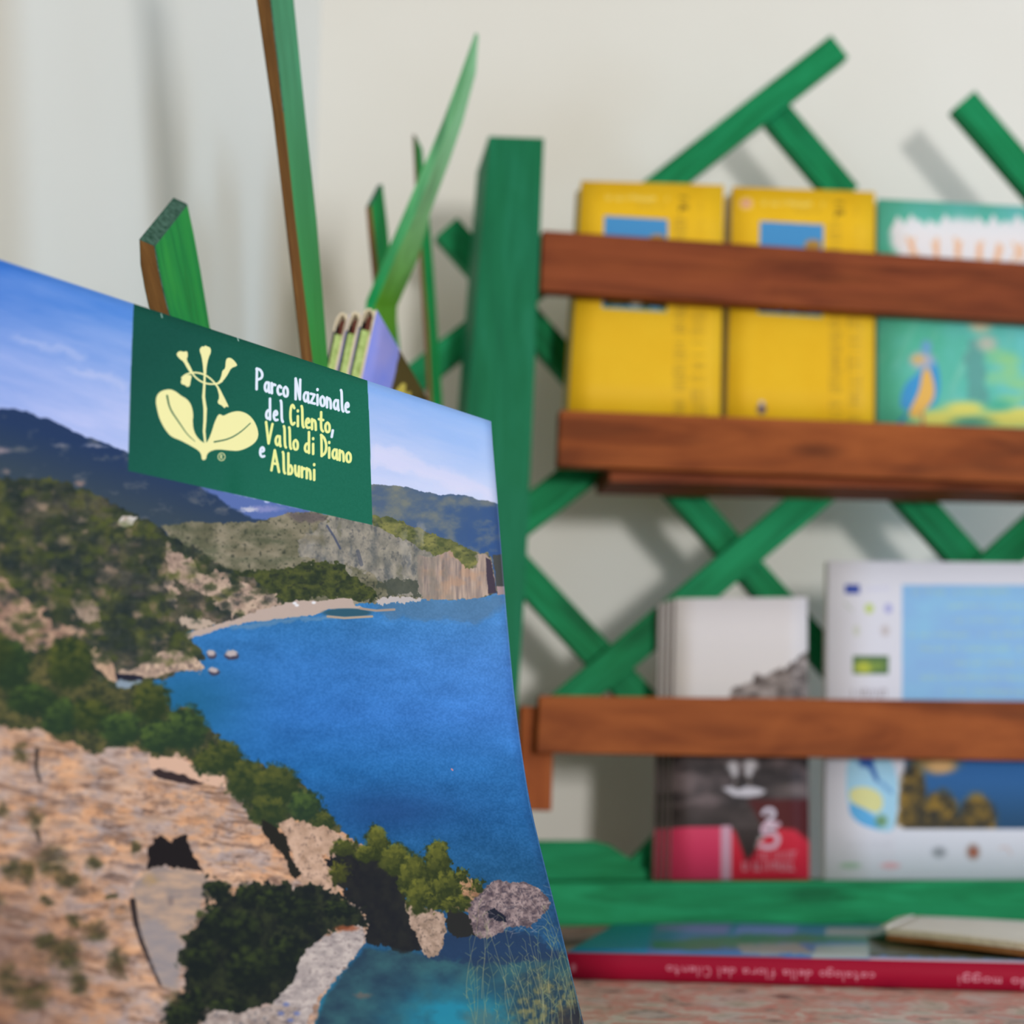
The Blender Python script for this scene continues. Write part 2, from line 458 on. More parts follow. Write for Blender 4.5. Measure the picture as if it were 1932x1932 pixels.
slab('plank', [(1057, 773), (2150, 816), (2150, 920), (1053, 878)], .056, .010, BROWN_O, along=((1025, 820), (1932, 860)))
slab('shelf_board', [(1150, 876), (2150, 905), (2150, 932), (1150, 908)], .045, .040, BROWN, along=((1150, 890), (1932, 910)))
slab('plank', [(1018, 1312), (2150, 1325), (2150, 1438), (1012, 1420)], .056, .010, BROWN_O, along=((1018, 1360), (1932, 1370)))
slab('bracket', [(983, 1332), (1046, 1334), (1041, 1530), (981, 1528)], .0455, .012, BROWN_B, along=((980, 1400), (1040, 1400)))

# ================================================================== BOOKS: print + pages
def quad_print(name, corners, tex_w, tex_h, paint, mats_extra=()):
    """corners TL, TR, BR, BL (world). Returns an image painted over that rectangle."""
    TL, TR, BR, BL = [np.array(c) for c in corners]
    u = (np.arange(tex_w) + .5) / tex_w; v = (np.arange(tex_h) + .5) / tex_h
    U, V = np.meshgrid(u, v)
    P = (TL * ((1 - U) * (1 - V))[..., None] + TR * (U * (1 - V))[..., None] + BR * (U * V)[..., None] + BL * ((1 - U) * V)[..., None])
    X, Y = project_np(P)
    cv = Canvas(X.astype(np.float32), Y.astype(np.float32)); paint(cv)
    return to_image(name, cv.rgb)
def sheet_mesh(name, corners, back, mat_front, mat_side, parent, nx=6, ny=6, disp=None):
    """closed sheet: printed grid front with UVs, back and rim."""
    TL, TR, BR, BL = corners
    c = (TL + TR + BR + BL) / 4; M = frame(c, TR - TL, -back); Mi = M.inverted()
    bm = bmesh.new(); uvl = bm.loops.layers.uv.new('UVMap'); fr = []; bk = []
    for j in range(ny + 1):
        rf, rb = [], []
        for i in range(nx + 1):
            u, v = i / nx, j / ny
            p = TL * ((1 - u) * (1 - v)) + TR * (u * (1 - v)) + BR * (u * v) + BL * ((1 - u) * v)
            if disp: p = disp(u, v, p)
            rf.append(bm.verts.new(Mi @ p)); rb.append(bm.verts.new(Mi @ (p + back)))
        fr.append(rf); bk.append(rb)
    for j in range(ny):
        for i in range(nx):
            f = bm.faces.new((fr[j][i], fr[j + 1][i], fr[j + 1][i + 1], fr[j][i + 1])); f.smooth = True
            for l, (a, b_) in zip(f.loops, ((i, j), (i, j + 1), (i + 1, j + 1), (i + 1, j))): l[uvl].uv = (a / nx, 1 - b_ / ny)
            g = bm.faces.new((bk[j][i], bk[j][i + 1], bk[j + 1][i + 1], bk[j + 1][i])); g.material_index = 1; g.smooth = True
    def rim(a, b_, c_, d): 
        q = bm.faces.new((a, b_, c_, d)); q.material_index = 1
    for i in range(nx):
        rim(fr[0][i], fr[0][i + 1], bk[0][i + 1], bk[0][i]); rim(fr[ny][i + 1], fr[ny][i], bk[ny][i], bk[ny][i + 1])
    for j in range(ny):
        rim(fr[j + 1][0], fr[j][0], bk[j][0], bk[j + 1][0]); rim(fr[j][nx], fr[j + 1][nx], bk[j + 1][nx], bk[j][nx])
    me = bpy.data.meshes.new(name); bm.to_mesh(me); bm.free()
    return link(name, me, M, parent, [mat_front, mat_side])

def rack_book(name, label, group, px, s, thick, paint, tw, th_, side, pages, cat='book', cover=.0009, shrink=2.5, prmat=None):
    TL, TR, BR, BL = [rk(x, y, s) for x, y in px]
    bl = BL + NB * thick * .5
    root = empty(name, (BL + BR) / 2 + NB * thick / 2, label, cat, group)
    m = prmat or print_mat(name + '_print', quad_print(name + '_print', (TL, TR, BR, BL), tw, th_, paint))
    sheet_mesh('front_cover', (TL, TR, BR, BL), NB * cover, m, side, root)
    cx = sum(p[0] for p in px) / 4; cy = sum(p[1] for p in px) / 4
    ins = [(x + (shrink if x < cx else -shrink), y + (shrink if y < cy else -shrink * .4)) for x, y in px]
    pp = [rk(x, y, s) + NB * (cover + .0001) for x, y in ins]
    prism('page_block', pp, NB * (thick - 2 * cover - .0002), [pages], root, bevel=0)
    prism('back_cover', [p + NB * (thick - cover) for p in (TL, TR, BR, BL)], NB * cover, [side], root, bevel=0)
    return root, m

def pseudo_col(cv, x, y0, y1, h, col, wd, seed, a=.6, step=6):
    r = random.Random(seed); y = y0
    while y < y1:
        if r.random() < .82:
            cv.line([(x - h / 2, y), (x + h / 2, y + r.uniform(-1, 2))], wd, col, a)
            if r.random() < .6: xx = x + r.choice((-h / 2, 0, h / 2)); cv.line([(xx, y), (xx, y + step)], wd, col, a)
        y += step
def pseudo_row(cv, x0, x1, y, h, col, wd, seed, a=.6, step=5, slope=0.0):
    r = random.Random(seed); x = x0
    while x < x1:
        yy = y + (x - x0) * slope
        if r.random() < .84:
            cv.line([(x, yy - h / 2), (x + r.uniform(-1, 1), yy + h / 2)], wd, col, a)
            if r.random() < .6: q = yy + r.choice((-h / 2, 0, h / 2)); cv.line([(x, q), (x + step * .8, q)], wd, col, a)
        x += step

def yellow_paint(dx, dy, second):
    def f(cv):
        n = fbm(cv.X / 60, cv.Y / 60, 2, 3)[..., None]
        cv.fill(lerp(C3(226, 178, 28), C3(232, 188, 38), n))
        sl = .03
        pseudo_row(cv, 1145 + dx, 1262 + dx, 372 + dy, 7, (240, 226, 150), 2.2, 3, .7, 6, sl)
        pseudo_row(cv, 1205 + dx, 1258 + dx, 387 + dy, 6, (198, 160, 50), 2, 4, .7, 5, sl)
        if second: cv.ell(1408, 384, 13, 11, (236, 196, 120)); cv.ell(1408, 384, 8, 5, (220, 150, 150))
        cv.poly([(1140 + dx, 407 + dy), (1260 + dx, 414 + dy), (1258 + dx, 590 + dy), (1136 + dx, 582 + dy)], (72, 144, 198))
        cv.poly([(1138 + dx, 520 + dy), (1180 + dx, 500 + dy), (1258 + dx, 520 + dy), (1258 + dx, 582 + dy), (1136 + dx, 576 + dy)], (54, 68, 34), wob=6, ws=10)
        cv.ell(1240 + dx, 452 + dy, 16, 10, (170, 130, 60)); cv.ell(1200 + dx, 572 + dy, 12, 6, (190, 180, 150)); cv.ell(1165 + dx, 573 + dy, 14, 5, (96, 90, 40))
        cv.line([(1136 + dx, 582 + dy), (1258 + dx, 588 + dy)], 5, (240, 205, 60), .5)
        pseudo_col(cv, 1290 + dx, 372 + dy, 395 + dy, 14, (120, 96, 36), 4, 5, .8, 7)
        pseudo_col(cv, 1282 + dx, 412 + dy, 800 + dy, 20, (150, 120, 50), 2.4, 6 + second, .6, 6)
        pseudo_col(cv, 1318 + dx, 590 + dy, 800 + dy, 22, (165, 132, 50), 3.0, 9 + second, .6, 8)
        pseudo_col(cv, 1322 + dx, 380 + dy, 460 + dy, 8, (190, 152, 50), 2, 12, .45, 7)
        if second: cv.ell(1437, 772, 8, 9, (90, 80, 110), .4); cv.ell(1437, 760, 5, 4, (200, 190, 200), .4)
    return f
BG1 = 'books on the upper shelf of the rack'
rack_book('guidebook', 'yellow guidebook with a blue picture window, leftmost on the upper shelf', BG1,
          [(1097, 341), (1366, 349), (1359, 803), (1070, 797)], .040, .018, yellow_paint(0, 0, False), 420, 680, YEL, PAGES)
rack_book('guidebook', 'yellow guidebook with a small pink emblem, standing between the other two upper books', BG1,
          [(1382, 352), (1651, 362), (1649, 812), (1370, 803)], .041, .018, yellow_paint(294, 10, True), 420, 680, YEL, PAGES)

def kids_paint(cv):
    n = fbm(cv.X / 50, cv.Y / 50, 1, 4)[..., None]; g = np.clip((cv.X - 1650) / 280, 0, 1)[..., None]
    cv.fill(lerp(C3(82, 178, 146), C3(110, 198, 198), np.clip(g * .8 + (n - .5) * .9, 0, 1)))
    r = random.Random(5)
    for i in range(26):
        x = r.uniform(1650, 2200); y = r.uniform(590, 760)
        cv.line([(x, y), (x - 40, y + 90)], 12, (140, 200, 180), .18)
    for x in range(1700, 2290, 22):
        cv.ell(x, 440 + (x - 1700) * .03 + r.uniform(-4, 12), 20, 30, (226, 226, 230), .3)
        cv.poly([(x - 22, 440), (x - 6 + r.uniform(-8, 8), 402 + r.uniform(0, 14)), (x + 16, 440)], (226, 226, 230))
    cv.poly([(1692, 440), (2300, 450), (2300, 535), (1700, 520)], (228, 224, 226), wob=6)
    for i, x in enumerate(range(1712, 2300, 40)):
        yy = 440 + (x - 1700) * .05
        for q in range(3): cv.line([(x + r.uniform(-4, 22), yy + r.uniform(0, 20)), (x + r.uniform(-4, 24), yy + r.uniform(34, 58))], 8, (234, 160, 100), .38)
    for i in range(28):                                          # foliage and lit ground
        cv.ell(r.uniform(1860, 2200), r.uniform(650, 760), r.uniform(10, 26), r.uniform(6, 14), (150, 204, 130), .5, .5)
    for x, y, rx, ry in ((1770, 790, 45, 16), (1820, 772, 40, 14), (1905, 790, 60, 18), (1990, 790, 60, 22), (2080, 780, 60, 20), (1935, 780, 40, 10)):
        cv.ell(x, y, rx, ry, (218, 214, 110), .4)
    cv.ell(1835, 795, 36, 7, (90, 150, 120), .6); cv.ell(1885, 765, 24, 10, (80, 178, 150), .6)
    cv.poly([(1822, 640), (1850, 640), (1868, 760), (1822, 756)], (96, 150, 146), wob=8, a=.7)   # grey trunk
    cv.ell(1850, 612, 20, 14, (204, 196, 164), .5); cv.ell(1862, 648, 18, 14, (180, 186, 170), .5)
    cv.poly(smooth([(1695, 775), (1704, 725), (1738, 700), (1745, 660), (1768, 680), (1776, 730), (1762, 770), (1735, 772)]), (66, 150, 206))   # small blue bird
    cv.poly(smooth([(1712, 780), (1735, 740), (1740, 700), (1752, 690), (1762, 720), (1764, 750), (1745, 775), (1725, 792)]), (226, 180, 92))
    cv.ell(1740, 680, 22, 16, (176, 176, 190), .4); cv.ell(1732, 678, 12, 8, (206, 176, 110), .4); cv.ell(1748, 655, 9, 12, (110, 160, 206), .5)
    cv.line([(1712, 780), (1695, 800)], 5, (66, 130, 190)); cv.line([(1740, 780), (1742, 806)], 5, (190, 120, 100))
rack_book('picture_book', 'turquoise picture book with a small blue bird and white lettering, rightmost on the upper shelf', BG1,
          [(1656, 375), (2066, 396), (2070, 836), (1655, 812)], .041, .012, kids_paint, 640, 640, TEAL, PAPER)

def booklet_paint(cv):
    t = np.clip((cv.Y - 1125) / 200, 0, 1)[..., None]
    cv.fill(lerp(C3(214, 208, 210), C3(206, 200, 196), t))
    cv.poly([(1200, 1100), (1271, 1100), (1268, 1420), (1200, 1420)], (204, 178, 186))
    for q in (1240, 1250, 1260, 1270): cv.line([(q, 1120), (q - 4, 1330)], 2, (172, 146, 156), .8)
    cv.poly([(1360, 1330), (1395, 1290), (1440, 1272), (1480, 1262), (1510, 1232), (1540, 1215), (1540, 1420), (1220, 1420), (1220, 1330)], (122, 108, 102), wob=8, ws=14,
            tex=lambda c: lerp(C3(84, 74, 70), C3(168, 156, 150), np.clip(fbm(c.X / 16, c.Y / 10, 1, 5)[..., None] * 2.2 - .6, 0, 1)))
    cv.poly([(1200, 1400), (1560, 1400), (1560, 1580), (1200, 1580)], (0, 0, 0),
            tex=lambda c: lerp(C3(50, 44, 44), C3(128, 110, 110), np.clip(fbm(c.X / 70, c.Y / 34, 2, 4)[..., None] * 2.6 - .95, 0, 1)))
    cv.ell(1290, 1478, 60, 16, (112, 98, 98), .6, .6); cv.ell(1500, 1490, 44, 12, (128, 112, 108), .6, .6)
    cv.poly([(1230, 1520), (1560, 1520), (1560, 1570), (1230, 1570)], (54, 46, 44), soft=6, a=.7)
    cv.poly([(1410, 1508), (1560, 1508), (1560, 1600), (1440, 1560)], (80, 28, 28), soft=4)
    cv.poly([(1380, 1600), (1560, 1600), (1560, 1690), (1380, 1690)], (176, 34, 52))
    cv.poly([(1210, 1568), (1300, 1560), (1362, 1560), (1362, 1680), (1210, 1680)], (204, 58, 92))
    cv.poly([(1362, 1561), (1390, 1568), (1402, 1600), (1406, 1640), (1440, 1640), (1430, 1590), (1470, 1562), (1500, 1565), (1530, 1590), (1560, 1600), (1560, 1680), (1362, 1680)], (196, 40, 58), soft=3)
    cv.poly([(1385, 1563), (1436, 1563), (1424, 1610), (1408, 1625)], (54, 44, 42), soft=3)
    cv.poly([(1360, 1558), (1380, 1558), (1380, 1680), (1360, 1680)], (198, 150, 168), soft=1.5)
    for x, y, rx, ry in ((1383, 1446, 11, 9), (1416, 1444, 13, 10), (1386, 1458, 7, 8), (1413, 1458, 7, 8)):
        cv.ell(x, y, rx, ry, (196, 190, 192), .4)
    cv.poly([(1362, 1487), (1380, 1484), (1392, 1490), (1410, 1483), (1428, 1486), (1446, 1492), (1436, 1500), (1412, 1504), (1384, 1502)], (198, 192, 198), soft=2); cv.line([(1388, 1466), (1386, 1484)], 5, (110, 100, 98)); cv.line([(1412, 1466), (1416, 1484)], 5, (110, 100, 98))
    letters(cv, [('2', 1438, 1464)], lambda x: 1560, 16, 8, (206, 196, 208))
    letters(cv, [('5', 1433, 1472)], lambda x: 1600, 22, 9, (204, 170, 184))
    pseudo_row(cv, 1420, 1498, 1614, 14, (198, 130, 140), 3, 2, .85, 7)
    pseudo_row(cv, 1402, 1500, 1634, 14, (198, 150, 160), 3, 3, .85, 7)
bm_ = None
for i in range(4):
    d = 10 * i
    lab = ['white and crimson booklet with a large number 25, front copy of its stack',
           'crimson booklet directly behind the front copy, its left edge showing',
           'third crimson booklet back in the leaning stack, thin left edge showing',
           'crimson booklet nearest the lattice, leftmost edge of the stack'][i]
    r_, bm_ = rack_book('booklet', lab, 'booklets stacked in the lower compartment',
              [(1274 - d, 1129 + d * .3), (1523 - d, 1127 + d * .3), (1527 - d, 1659), (1264 - d, 1660)], .034 - .0052 * i, .005, booklet_paint, 420, 840, PINKW, PINKW, cat='booklet', cover=.0006, shrink=.8, prmat=bm_)

def map_paint(cv):
    cv.fill(C3(212, 212, 222))
    cv.poly([(1702, 1103), (2250, 1105), (2250, 1335), (1702, 1335)], (138, 182, 220),
            tex=lambda c: lerp(C3(134, 172, 218), C3(138, 190, 222), fbm(c.X / 50, c.Y / 30, 1, 3)[..., None]))
    r = random.Random(3)
    for j in range(8):
        y = 1116 + j * 27
        pseudo_row(cv, 1718 + r.choice((0, 20, 70)), 2240, y, 5, (176, 204, 160), 2.0, j, .55, 7)
    cv.poly([(1594, 1103), (1622, 1103), (1622, 1120), (1594, 1120)], (52, 76, 162))
    pseudo_row(cv, 1632, 1680, 1111, 7, (196, 196, 224), 2, 8, .8, 6)
    cv.ell(1640, 1148, 8, 9, (182, 200, 110), .3); cv.ell(1676, 1148, 7, 9, (160, 162, 210), .3); cv.line([(1594, 1138), (1608, 1152)], 3, (180, 190, 180))
    cv.ell(1616, 1190, 6, 10, (196, 200, 190), .4); cv.ell(1670, 1190, 8, 10, (190, 182, 184), .4)
    cv.poly([(1609, 1237), (1677, 1237), (1677, 1272), (1609, 1272)], (86, 116, 74)); cv.ell(1630, 1259, 17, 11, (178, 186, 66), .4); cv.ell(1655, 1256, 14, 7, (124, 150, 70), .4)
    pseudo_row(cv, 1608, 1680, 1308, 14, (150, 140, 144), 3, 5, .8, 7)
    # coast picture
    cv.poly([(1707, 1400), (2250, 1400), (2250, 1564), (1707, 1564)], (40, 90, 150),
            tex=lambda c: lerp(C3(52, 112, 180), C3(36, 74, 108), np.clip((c.Y - 1425) / 130, 0, 1)[..., None]))
    cv.ell(1765, 1432, 45, 26, (150, 128, 84), .3, wob=6); cv.ell(1775, 1446, 26, 13, (212, 170, 116), .4)
    for x, y, rx, ry in ((1722, 1500, 26, 60), (1775, 1540, 34, 50), (1845, 1550, 36, 52), (1730, 1545, 40, 26), (1810, 1560, 60, 20)):
        cv.ell(x, y, rx, ry, (0, 0, 0), .15, wob=6, tex=lambda c: lerp(C3(52, 50, 44), C3(142, 112, 46), np.clip(fbm(c.X / 14, c.Y / 16, 3, 4)[..., None] * 2.2 - .6, 0, 1)))
    cv.poly([(1705, 1550), (1860, 1552), (1860, 1566), (1705, 1566)], (58, 54, 44), soft=4, a=.7)
    cv.poly([(1690, 1564), (2250, 1564), (2250, 1700), (1690, 1700)], (212, 214, 224))
    # small locator map
    cv.poly(smooth([(1598, 1418), (1694, 1418), (1694, 1568), (1660, 1570), (1620, 1552), (1600, 1520), (1596, 1490)], 2), (160, 204, 226))
    cv.poly(smooth([(1600, 1510), (1640, 1530), (1672, 1566), (1630, 1560), (1604, 1540)], 2), (92, 170, 220))
    cv.poly(smooth([(1600, 1490), (1630, 1482), (1662, 1495), (1668, 1520), (1655, 1536), (1632, 1526), (1606, 1515)], 2), (214, 212, 150))
    cv.line([(1638, 1432), (1645, 1450), (1655, 1472)], 14, (40, 92, 170), 1, 7); cv.ell(1634, 1438, 14, 10, (36, 84, 160), .3)
    cv.line([(1662, 1476), (1682, 1494)], 8, (110, 160, 206), .8); cv.ell(1663, 1549, 11, 11, (110, 150, 110), .4)
    pseudo_row(cv, 1600, 1680, 1594, 8, (196, 196, 206), 2, 7, .7, 6); pseudo_row(cv, 1590, 1690, 1612, 6, (204, 204, 212), 2, 9, .6, 6)
    cv.ell(1604, 1633, 20, 6, (168, 194, 176), .3); cv.ell(1680, 1633, 18, 6, (222, 176, 184), .3)
    cv.ell(1772, 1608, 13, 10, (150, 154, 162), .4); cv.ell(1836, 1607, 12, 14, (150, 126, 118), .4); cv.ell(1837, 1608, 6, 7, (168, 80, 50), .4)
    cv.line([(1886, 1600), (1900, 1598), (1908, 1612)], 3, (206, 180, 176)); pseudo_row(cv, 1960, 2200, 1608, 16, (170, 170, 190), 4, 4, .6, 22)
rack_book('map_leaflet', 'large white leaflet with light blue panel and small maps, right of the crimson booklets', None,
          [(1562, 1058), (2070, 1063), (2070, 1659), (1556, 1660)], .036, .006, map_paint, 820, 840, PAPER, PAPER, cat='leaflet', cover=.0006, shrink=1)

# ================================================================== SIDE FENCE of upright slats
fence = empty('slat_fence', Vector((at(500, 1500, .68).x, .70, TABLE)), 'row of upright and slanting green slats with brown edges, behind the cover brochure', 'fence')
def blade(name, secs, mats, z0, z1, parent=fence, foot=True):
    """secs: rows of (L, M, R) photograph points from top to bottom; L-M is the raw edge, M-R the stained face.
    z0..z1: depth of L/M and of R. The fourth corner closes the section."""
    rows = []
    secs = list(secs)
    if foot:
        a, b = secs[-2], secs[-1]
        k = 0
        while True:                       # carry the straight run on down to the counter
            k += 1
            nx = tuple((b[i][0] + (b[i][0] - a[i][0]) * k, b[i][1] + (b[i][1] - a[i][1]) * k) for i in range(3))
            if at(nx[0][0], nx[0][1], z0).z < TABLE + .004 or k > 80: break
        f = lambda i: max(0.0, 1)
        last = nx
        # clip to counter height
        pts = []
        for i in range(3):
            z = (z0, z0 + .004, z1)[i]
            A = at(*b[i], z); B = at(*last[i], z)
            t = (A.z - (TABLE + .0005)) / (A.z - B.z)
            pts.append(A.lerp(B, t))
        foot_pts = pts
    for L, M_, R in secs:
        l, m, r = at(*L, z0), at(*M_, z0 + .004), at(*R, z1)
        rows.append((l, m, r, l + (r - m)))
    if foot:
        l, m, r = foot_pts; rows.append((l, m, r, l + (r - m)))
    top, bot = rows[0][1], rows[-1][1]
    M = frame(bot, top - bot, rows[0][1] - rows[0][3]); Mi = M.inverted()
    bm = bmesh.new(); V = []
    for j in range(len(rows)):
        V.append([bm.verts.new(Mi @ p) for p in rows[j]])
    bm.faces.new(V[0]).material_index = 2; bm.faces.new(V[-1][::-1]).material_index = 2
    for j in range(len(rows) - 1):
        for i in range(4):
            k = (i + 1) % 4
            q = bm.faces.new((V[j][i], V[j + 1][i], V[j + 1][k], V[j][k]))
            q.material_index = (1, 0, 1, 0)[i]
    bmesh.ops.recalc_face_normals(bm, faces=bm.faces)
    bm.edges.ensure_lookup_table()
    long_e = [e for e in bm.edges if e.calc_face_angle(0) > .6]
    bmesh.ops.bevel(bm, geom=long_e, offset=.0004, segments=1, affect='EDGES', material=2)
    me = bpy.data.meshes.new(name); bm.to_mesh(me); bm.free()
    return link(name, me, M, parent, mats)
GM = [GREEN_SIDE, RAW, ENDG]
def blade_prep(): pass
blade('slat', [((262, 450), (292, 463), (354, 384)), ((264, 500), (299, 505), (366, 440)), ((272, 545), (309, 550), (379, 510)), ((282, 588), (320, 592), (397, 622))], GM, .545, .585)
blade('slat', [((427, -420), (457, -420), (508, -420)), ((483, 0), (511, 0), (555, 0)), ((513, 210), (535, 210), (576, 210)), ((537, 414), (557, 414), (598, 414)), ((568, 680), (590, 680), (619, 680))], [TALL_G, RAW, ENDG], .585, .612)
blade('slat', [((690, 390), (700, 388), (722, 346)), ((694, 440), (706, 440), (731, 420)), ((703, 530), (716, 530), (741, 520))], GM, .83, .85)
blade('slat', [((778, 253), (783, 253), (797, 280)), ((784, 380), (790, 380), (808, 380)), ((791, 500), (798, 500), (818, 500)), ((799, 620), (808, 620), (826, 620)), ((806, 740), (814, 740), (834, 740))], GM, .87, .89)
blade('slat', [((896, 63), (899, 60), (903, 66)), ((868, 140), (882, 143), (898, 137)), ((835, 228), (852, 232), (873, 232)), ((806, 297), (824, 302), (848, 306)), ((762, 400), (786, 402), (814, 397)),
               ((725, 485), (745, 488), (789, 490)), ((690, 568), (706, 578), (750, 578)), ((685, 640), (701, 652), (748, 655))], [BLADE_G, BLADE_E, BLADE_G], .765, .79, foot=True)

rb, rt = Vector((-.088, .53, TABLE + .001)), Vector((-.036, .90, TABLE + .001)); rd = (rt - rb).normalized(); rz = Vector((0, 0, .042))
prism('rail', [rb, rt, rt + rz, rb + rz], Vector((-rd.y, rd.x, 0)) * .012, [GREEN_SIDE], fence)

# ================================================================== THREE FOLDED LEAFLETS behind the brochure
def fold_leaflet(topL, topR, botL, botR, farpx, lab, zn, zf, cover_mat):
    """near edge quad (photograph points) at depth zn, extruded to the far end."""
    a, b, c, d = at(*topL, zn), at(*topR, zn), at(*botR, zn), at(*botL, zn)
    dirv = at(*farpx, zf) - at(*topR, zn)
    ext = .86
    up = (b - c).normalized(); side = (b - a); side = side - up * side.dot(up)
    th = side.length; side.normalize()
    H = .20
    root = empty('folded_leaflet', (b - up * H), lab, 'leaflet', 'folded leaflets standing behind the brochure')
    # local outline of the folded section (rounded top)
    def sec(off0, off1, top, bot, r=True, n=6):
        pts = []
        cx = (off0 + off1) / 2; rr = (off1 - off0) / 2
        pts.append((off0, -bot)); 
        if r:
            for k in range(n + 1):
                t = math.pi * (1 - k / n); pts.append((cx + rr * math.cos(t), -top - rr * 1.6 * (1 - math.sin(t))))
        else: pts += [(off0, -top), (off1, -top)]
        pts.append((off1, -bot)); return pts
    def mk(name, o0, o1, top, bot, mat, r, ins=0.0):
        P = [b + side * (x - th) + up * y + dirv.normalized() * ins for x, y in sec(o0, o1, top, bot, r)]
        prism(name, P, dirv - dirv.normalized() * ins * 2, [mat], root, xdir=up, bevel=0)
    t1 = .0007
    mk('back_cover', 0, t1 * 1.3, .006, H, NAVY, False, .0006)
    mk('page_block', t1 * 1.5, th - t1 * 1.4, .010, H, LIME, False, .0004)
    mk('inner_fold', th * .45, th * .8, .0035, .0098, MARO, False, .0002)
    mk('cover_fold', th - t1 * 1.2, th - .0001, .0004, H, CREAM, False, 0)
    # rounded lip that closes the fold at the top
    P = []
    n = 8
    outer = []; inner = []
    for k in range(n + 1):
        t = math.pi * (1 - k / n)
        outer.append((th / 2 + th / 2 * math.cos(t), -.0055 + .0055 * math.sin(t)))
        inner.append((th / 2 + (th / 2 - t1) * math.cos(t), -.0055 + .0045 * math.sin(t)))
    poly = [b + side * (x - th) + up * y for x, y in outer + [(th, -.012), (th - t1, -.012)] + inner[::-1] + [(t1, -.009), (0, -.009)]]
    prism('fold_lip', poly, dirv, [CREAM], root, xdir=up, bevel=0)
    # printed cover
    TL = b + side * .0002; TR = TL + dirv; BR = TR - up * H; BL = TL - up * H
    sheet_mesh('front_cover', (TL, TR, BR, BL), -side * .0004 if False else side * -.00025, cover_mat, CREAM, root)
    return (TL, TR, BR, BL)
def leaf_paint(cv):
    n = fbm(cv.X / 40, cv.Y / 60, 2, 3)[..., None]
    cv.fill(lerp(C3(112, 132, 222), C3(156, 152, 212), n))
    cv.poly([(751, 672), (738, 730), (728, 800), (700, 1400), (1100, 1400), (900, 700), (760, 640)], (66, 58, 28), wob=2, soft=1)
    cv.poly([(743, 740), (752, 728), (758, 722), (765, 724), (764, 742), (775, 738), (770, 760), (745, 762)], (196, 178, 80))
zn, zf = .635, .74
tmpTL = at(711, 584, zn); tmpTR = at(806, 752, zf)
upv = (at(710, 586, zn) - at(680, 714, zn)).normalized()
lp = print_mat('leaflet_print', quad_print('leaflet_print', (tmpTL, tmpTR, tmpTR - upv * .2, tmpTL - upv * .2), 420, 700, leaf_paint))
fold_leaflet((683, 594), (710, 584), (655, 716), (681, 716), (806, 752), 'right-hand folded leaflet with violet-blue and dark cover, behind the brochure', zn, zf, lp)
fold_leaflet((659, 597), (682, 590), (632, 716), (655, 716), (778, 758), 'middle folded leaflet of the three, edge showing lime green pages', zn, zf, lp)
fold_leaflet((634, 600), (658, 592), (604, 716), (631, 716), (754, 760), 'left-hand folded leaflet of the three, next to the tall leaning slat', zn, zf, lp)
# ledge that the leaflets stand on (part of the fence, hidden behind the brochure)
lz = at(681, 716, zn).z - .19
lo = at(606, 1000, .63)
zl = (at(710, 584, zn) - upv * .20).z - .0015
lx = (at(710, 584, zn) - upv * .20).x
box('ledge', lx - .045, .615, TABLE + .0005, lx + .05, .76, zl - .003, GREEN, fence)

# ================================================================== COVER BROCHURE
D_ = ray(3189, 1541).normalized()
NP = Vector((D_.y, -D_.x, 0)).normalized()
lean = math.radians(3.0)
W_ = (Vector((0, 0, -1)) * math.cos(lean) + NP * math.sin(lean)); W_ = (W_ - D_ * W_.dot(D_)).normalized()
NPl = W_.cross(D_).normalized()
if NPl.y > 0: NPl = -NPl
TRc = at(926, 795, .53)
PWID = .212
PHEI = (TRc.z - TABLE) / math.cos(lean) - .0015
def base_pt(u, v): return TRc - D_ * ((1 - u) * PWID) + W_ * (v * PHEI)
edge = [(795, 926), (960, 940), (1150, 955), (1300, 969), (1390, 980), (1520, 1000), (1680, 1040), (1800, 1070), (1932, 1101), (1990, 1118)]
def edge_x(y): return np.interp(y, [e[0] for e in edge], [e[1] for e in edge])
# how far the right edge bows towards the viewer, solved row by row
cs = []; vs = np.linspace(0, 1, 41)
for v in vs:
    lo_, hi_ = -.02, .12
    for _ in range(40):
        c = (lo_ + hi_) / 2; p = base_pt(1, v) + NPl * c; d = p - CAM; z = d.dot(FW)
        x = 966 + F * d.dot(RT) / z; y = 966 - F * d.dot(UP) / z
        if x < edge_x(y): lo_ = c
        else: hi_ = c
    cs.append((lo_ + hi_) / 2)
cs = np.array(cs); k = np.array([1, 2, 3, 2, 1.]) / 9
cs = np.convolve(np.pad(cs, 2, mode='edge'), k, 'valid')
def surf_np(U, V):
    c = np.interp(V, vs, cs) * (0.25 * U + .75 * U ** 2.2)
    g = lambda a: np.array(a)
    return g(TRc) - g(D_) * ((1 - U) * PWID)[..., None] + g(W_) * (V * PHEI)[..., None] + g(NPl) * c[..., None]
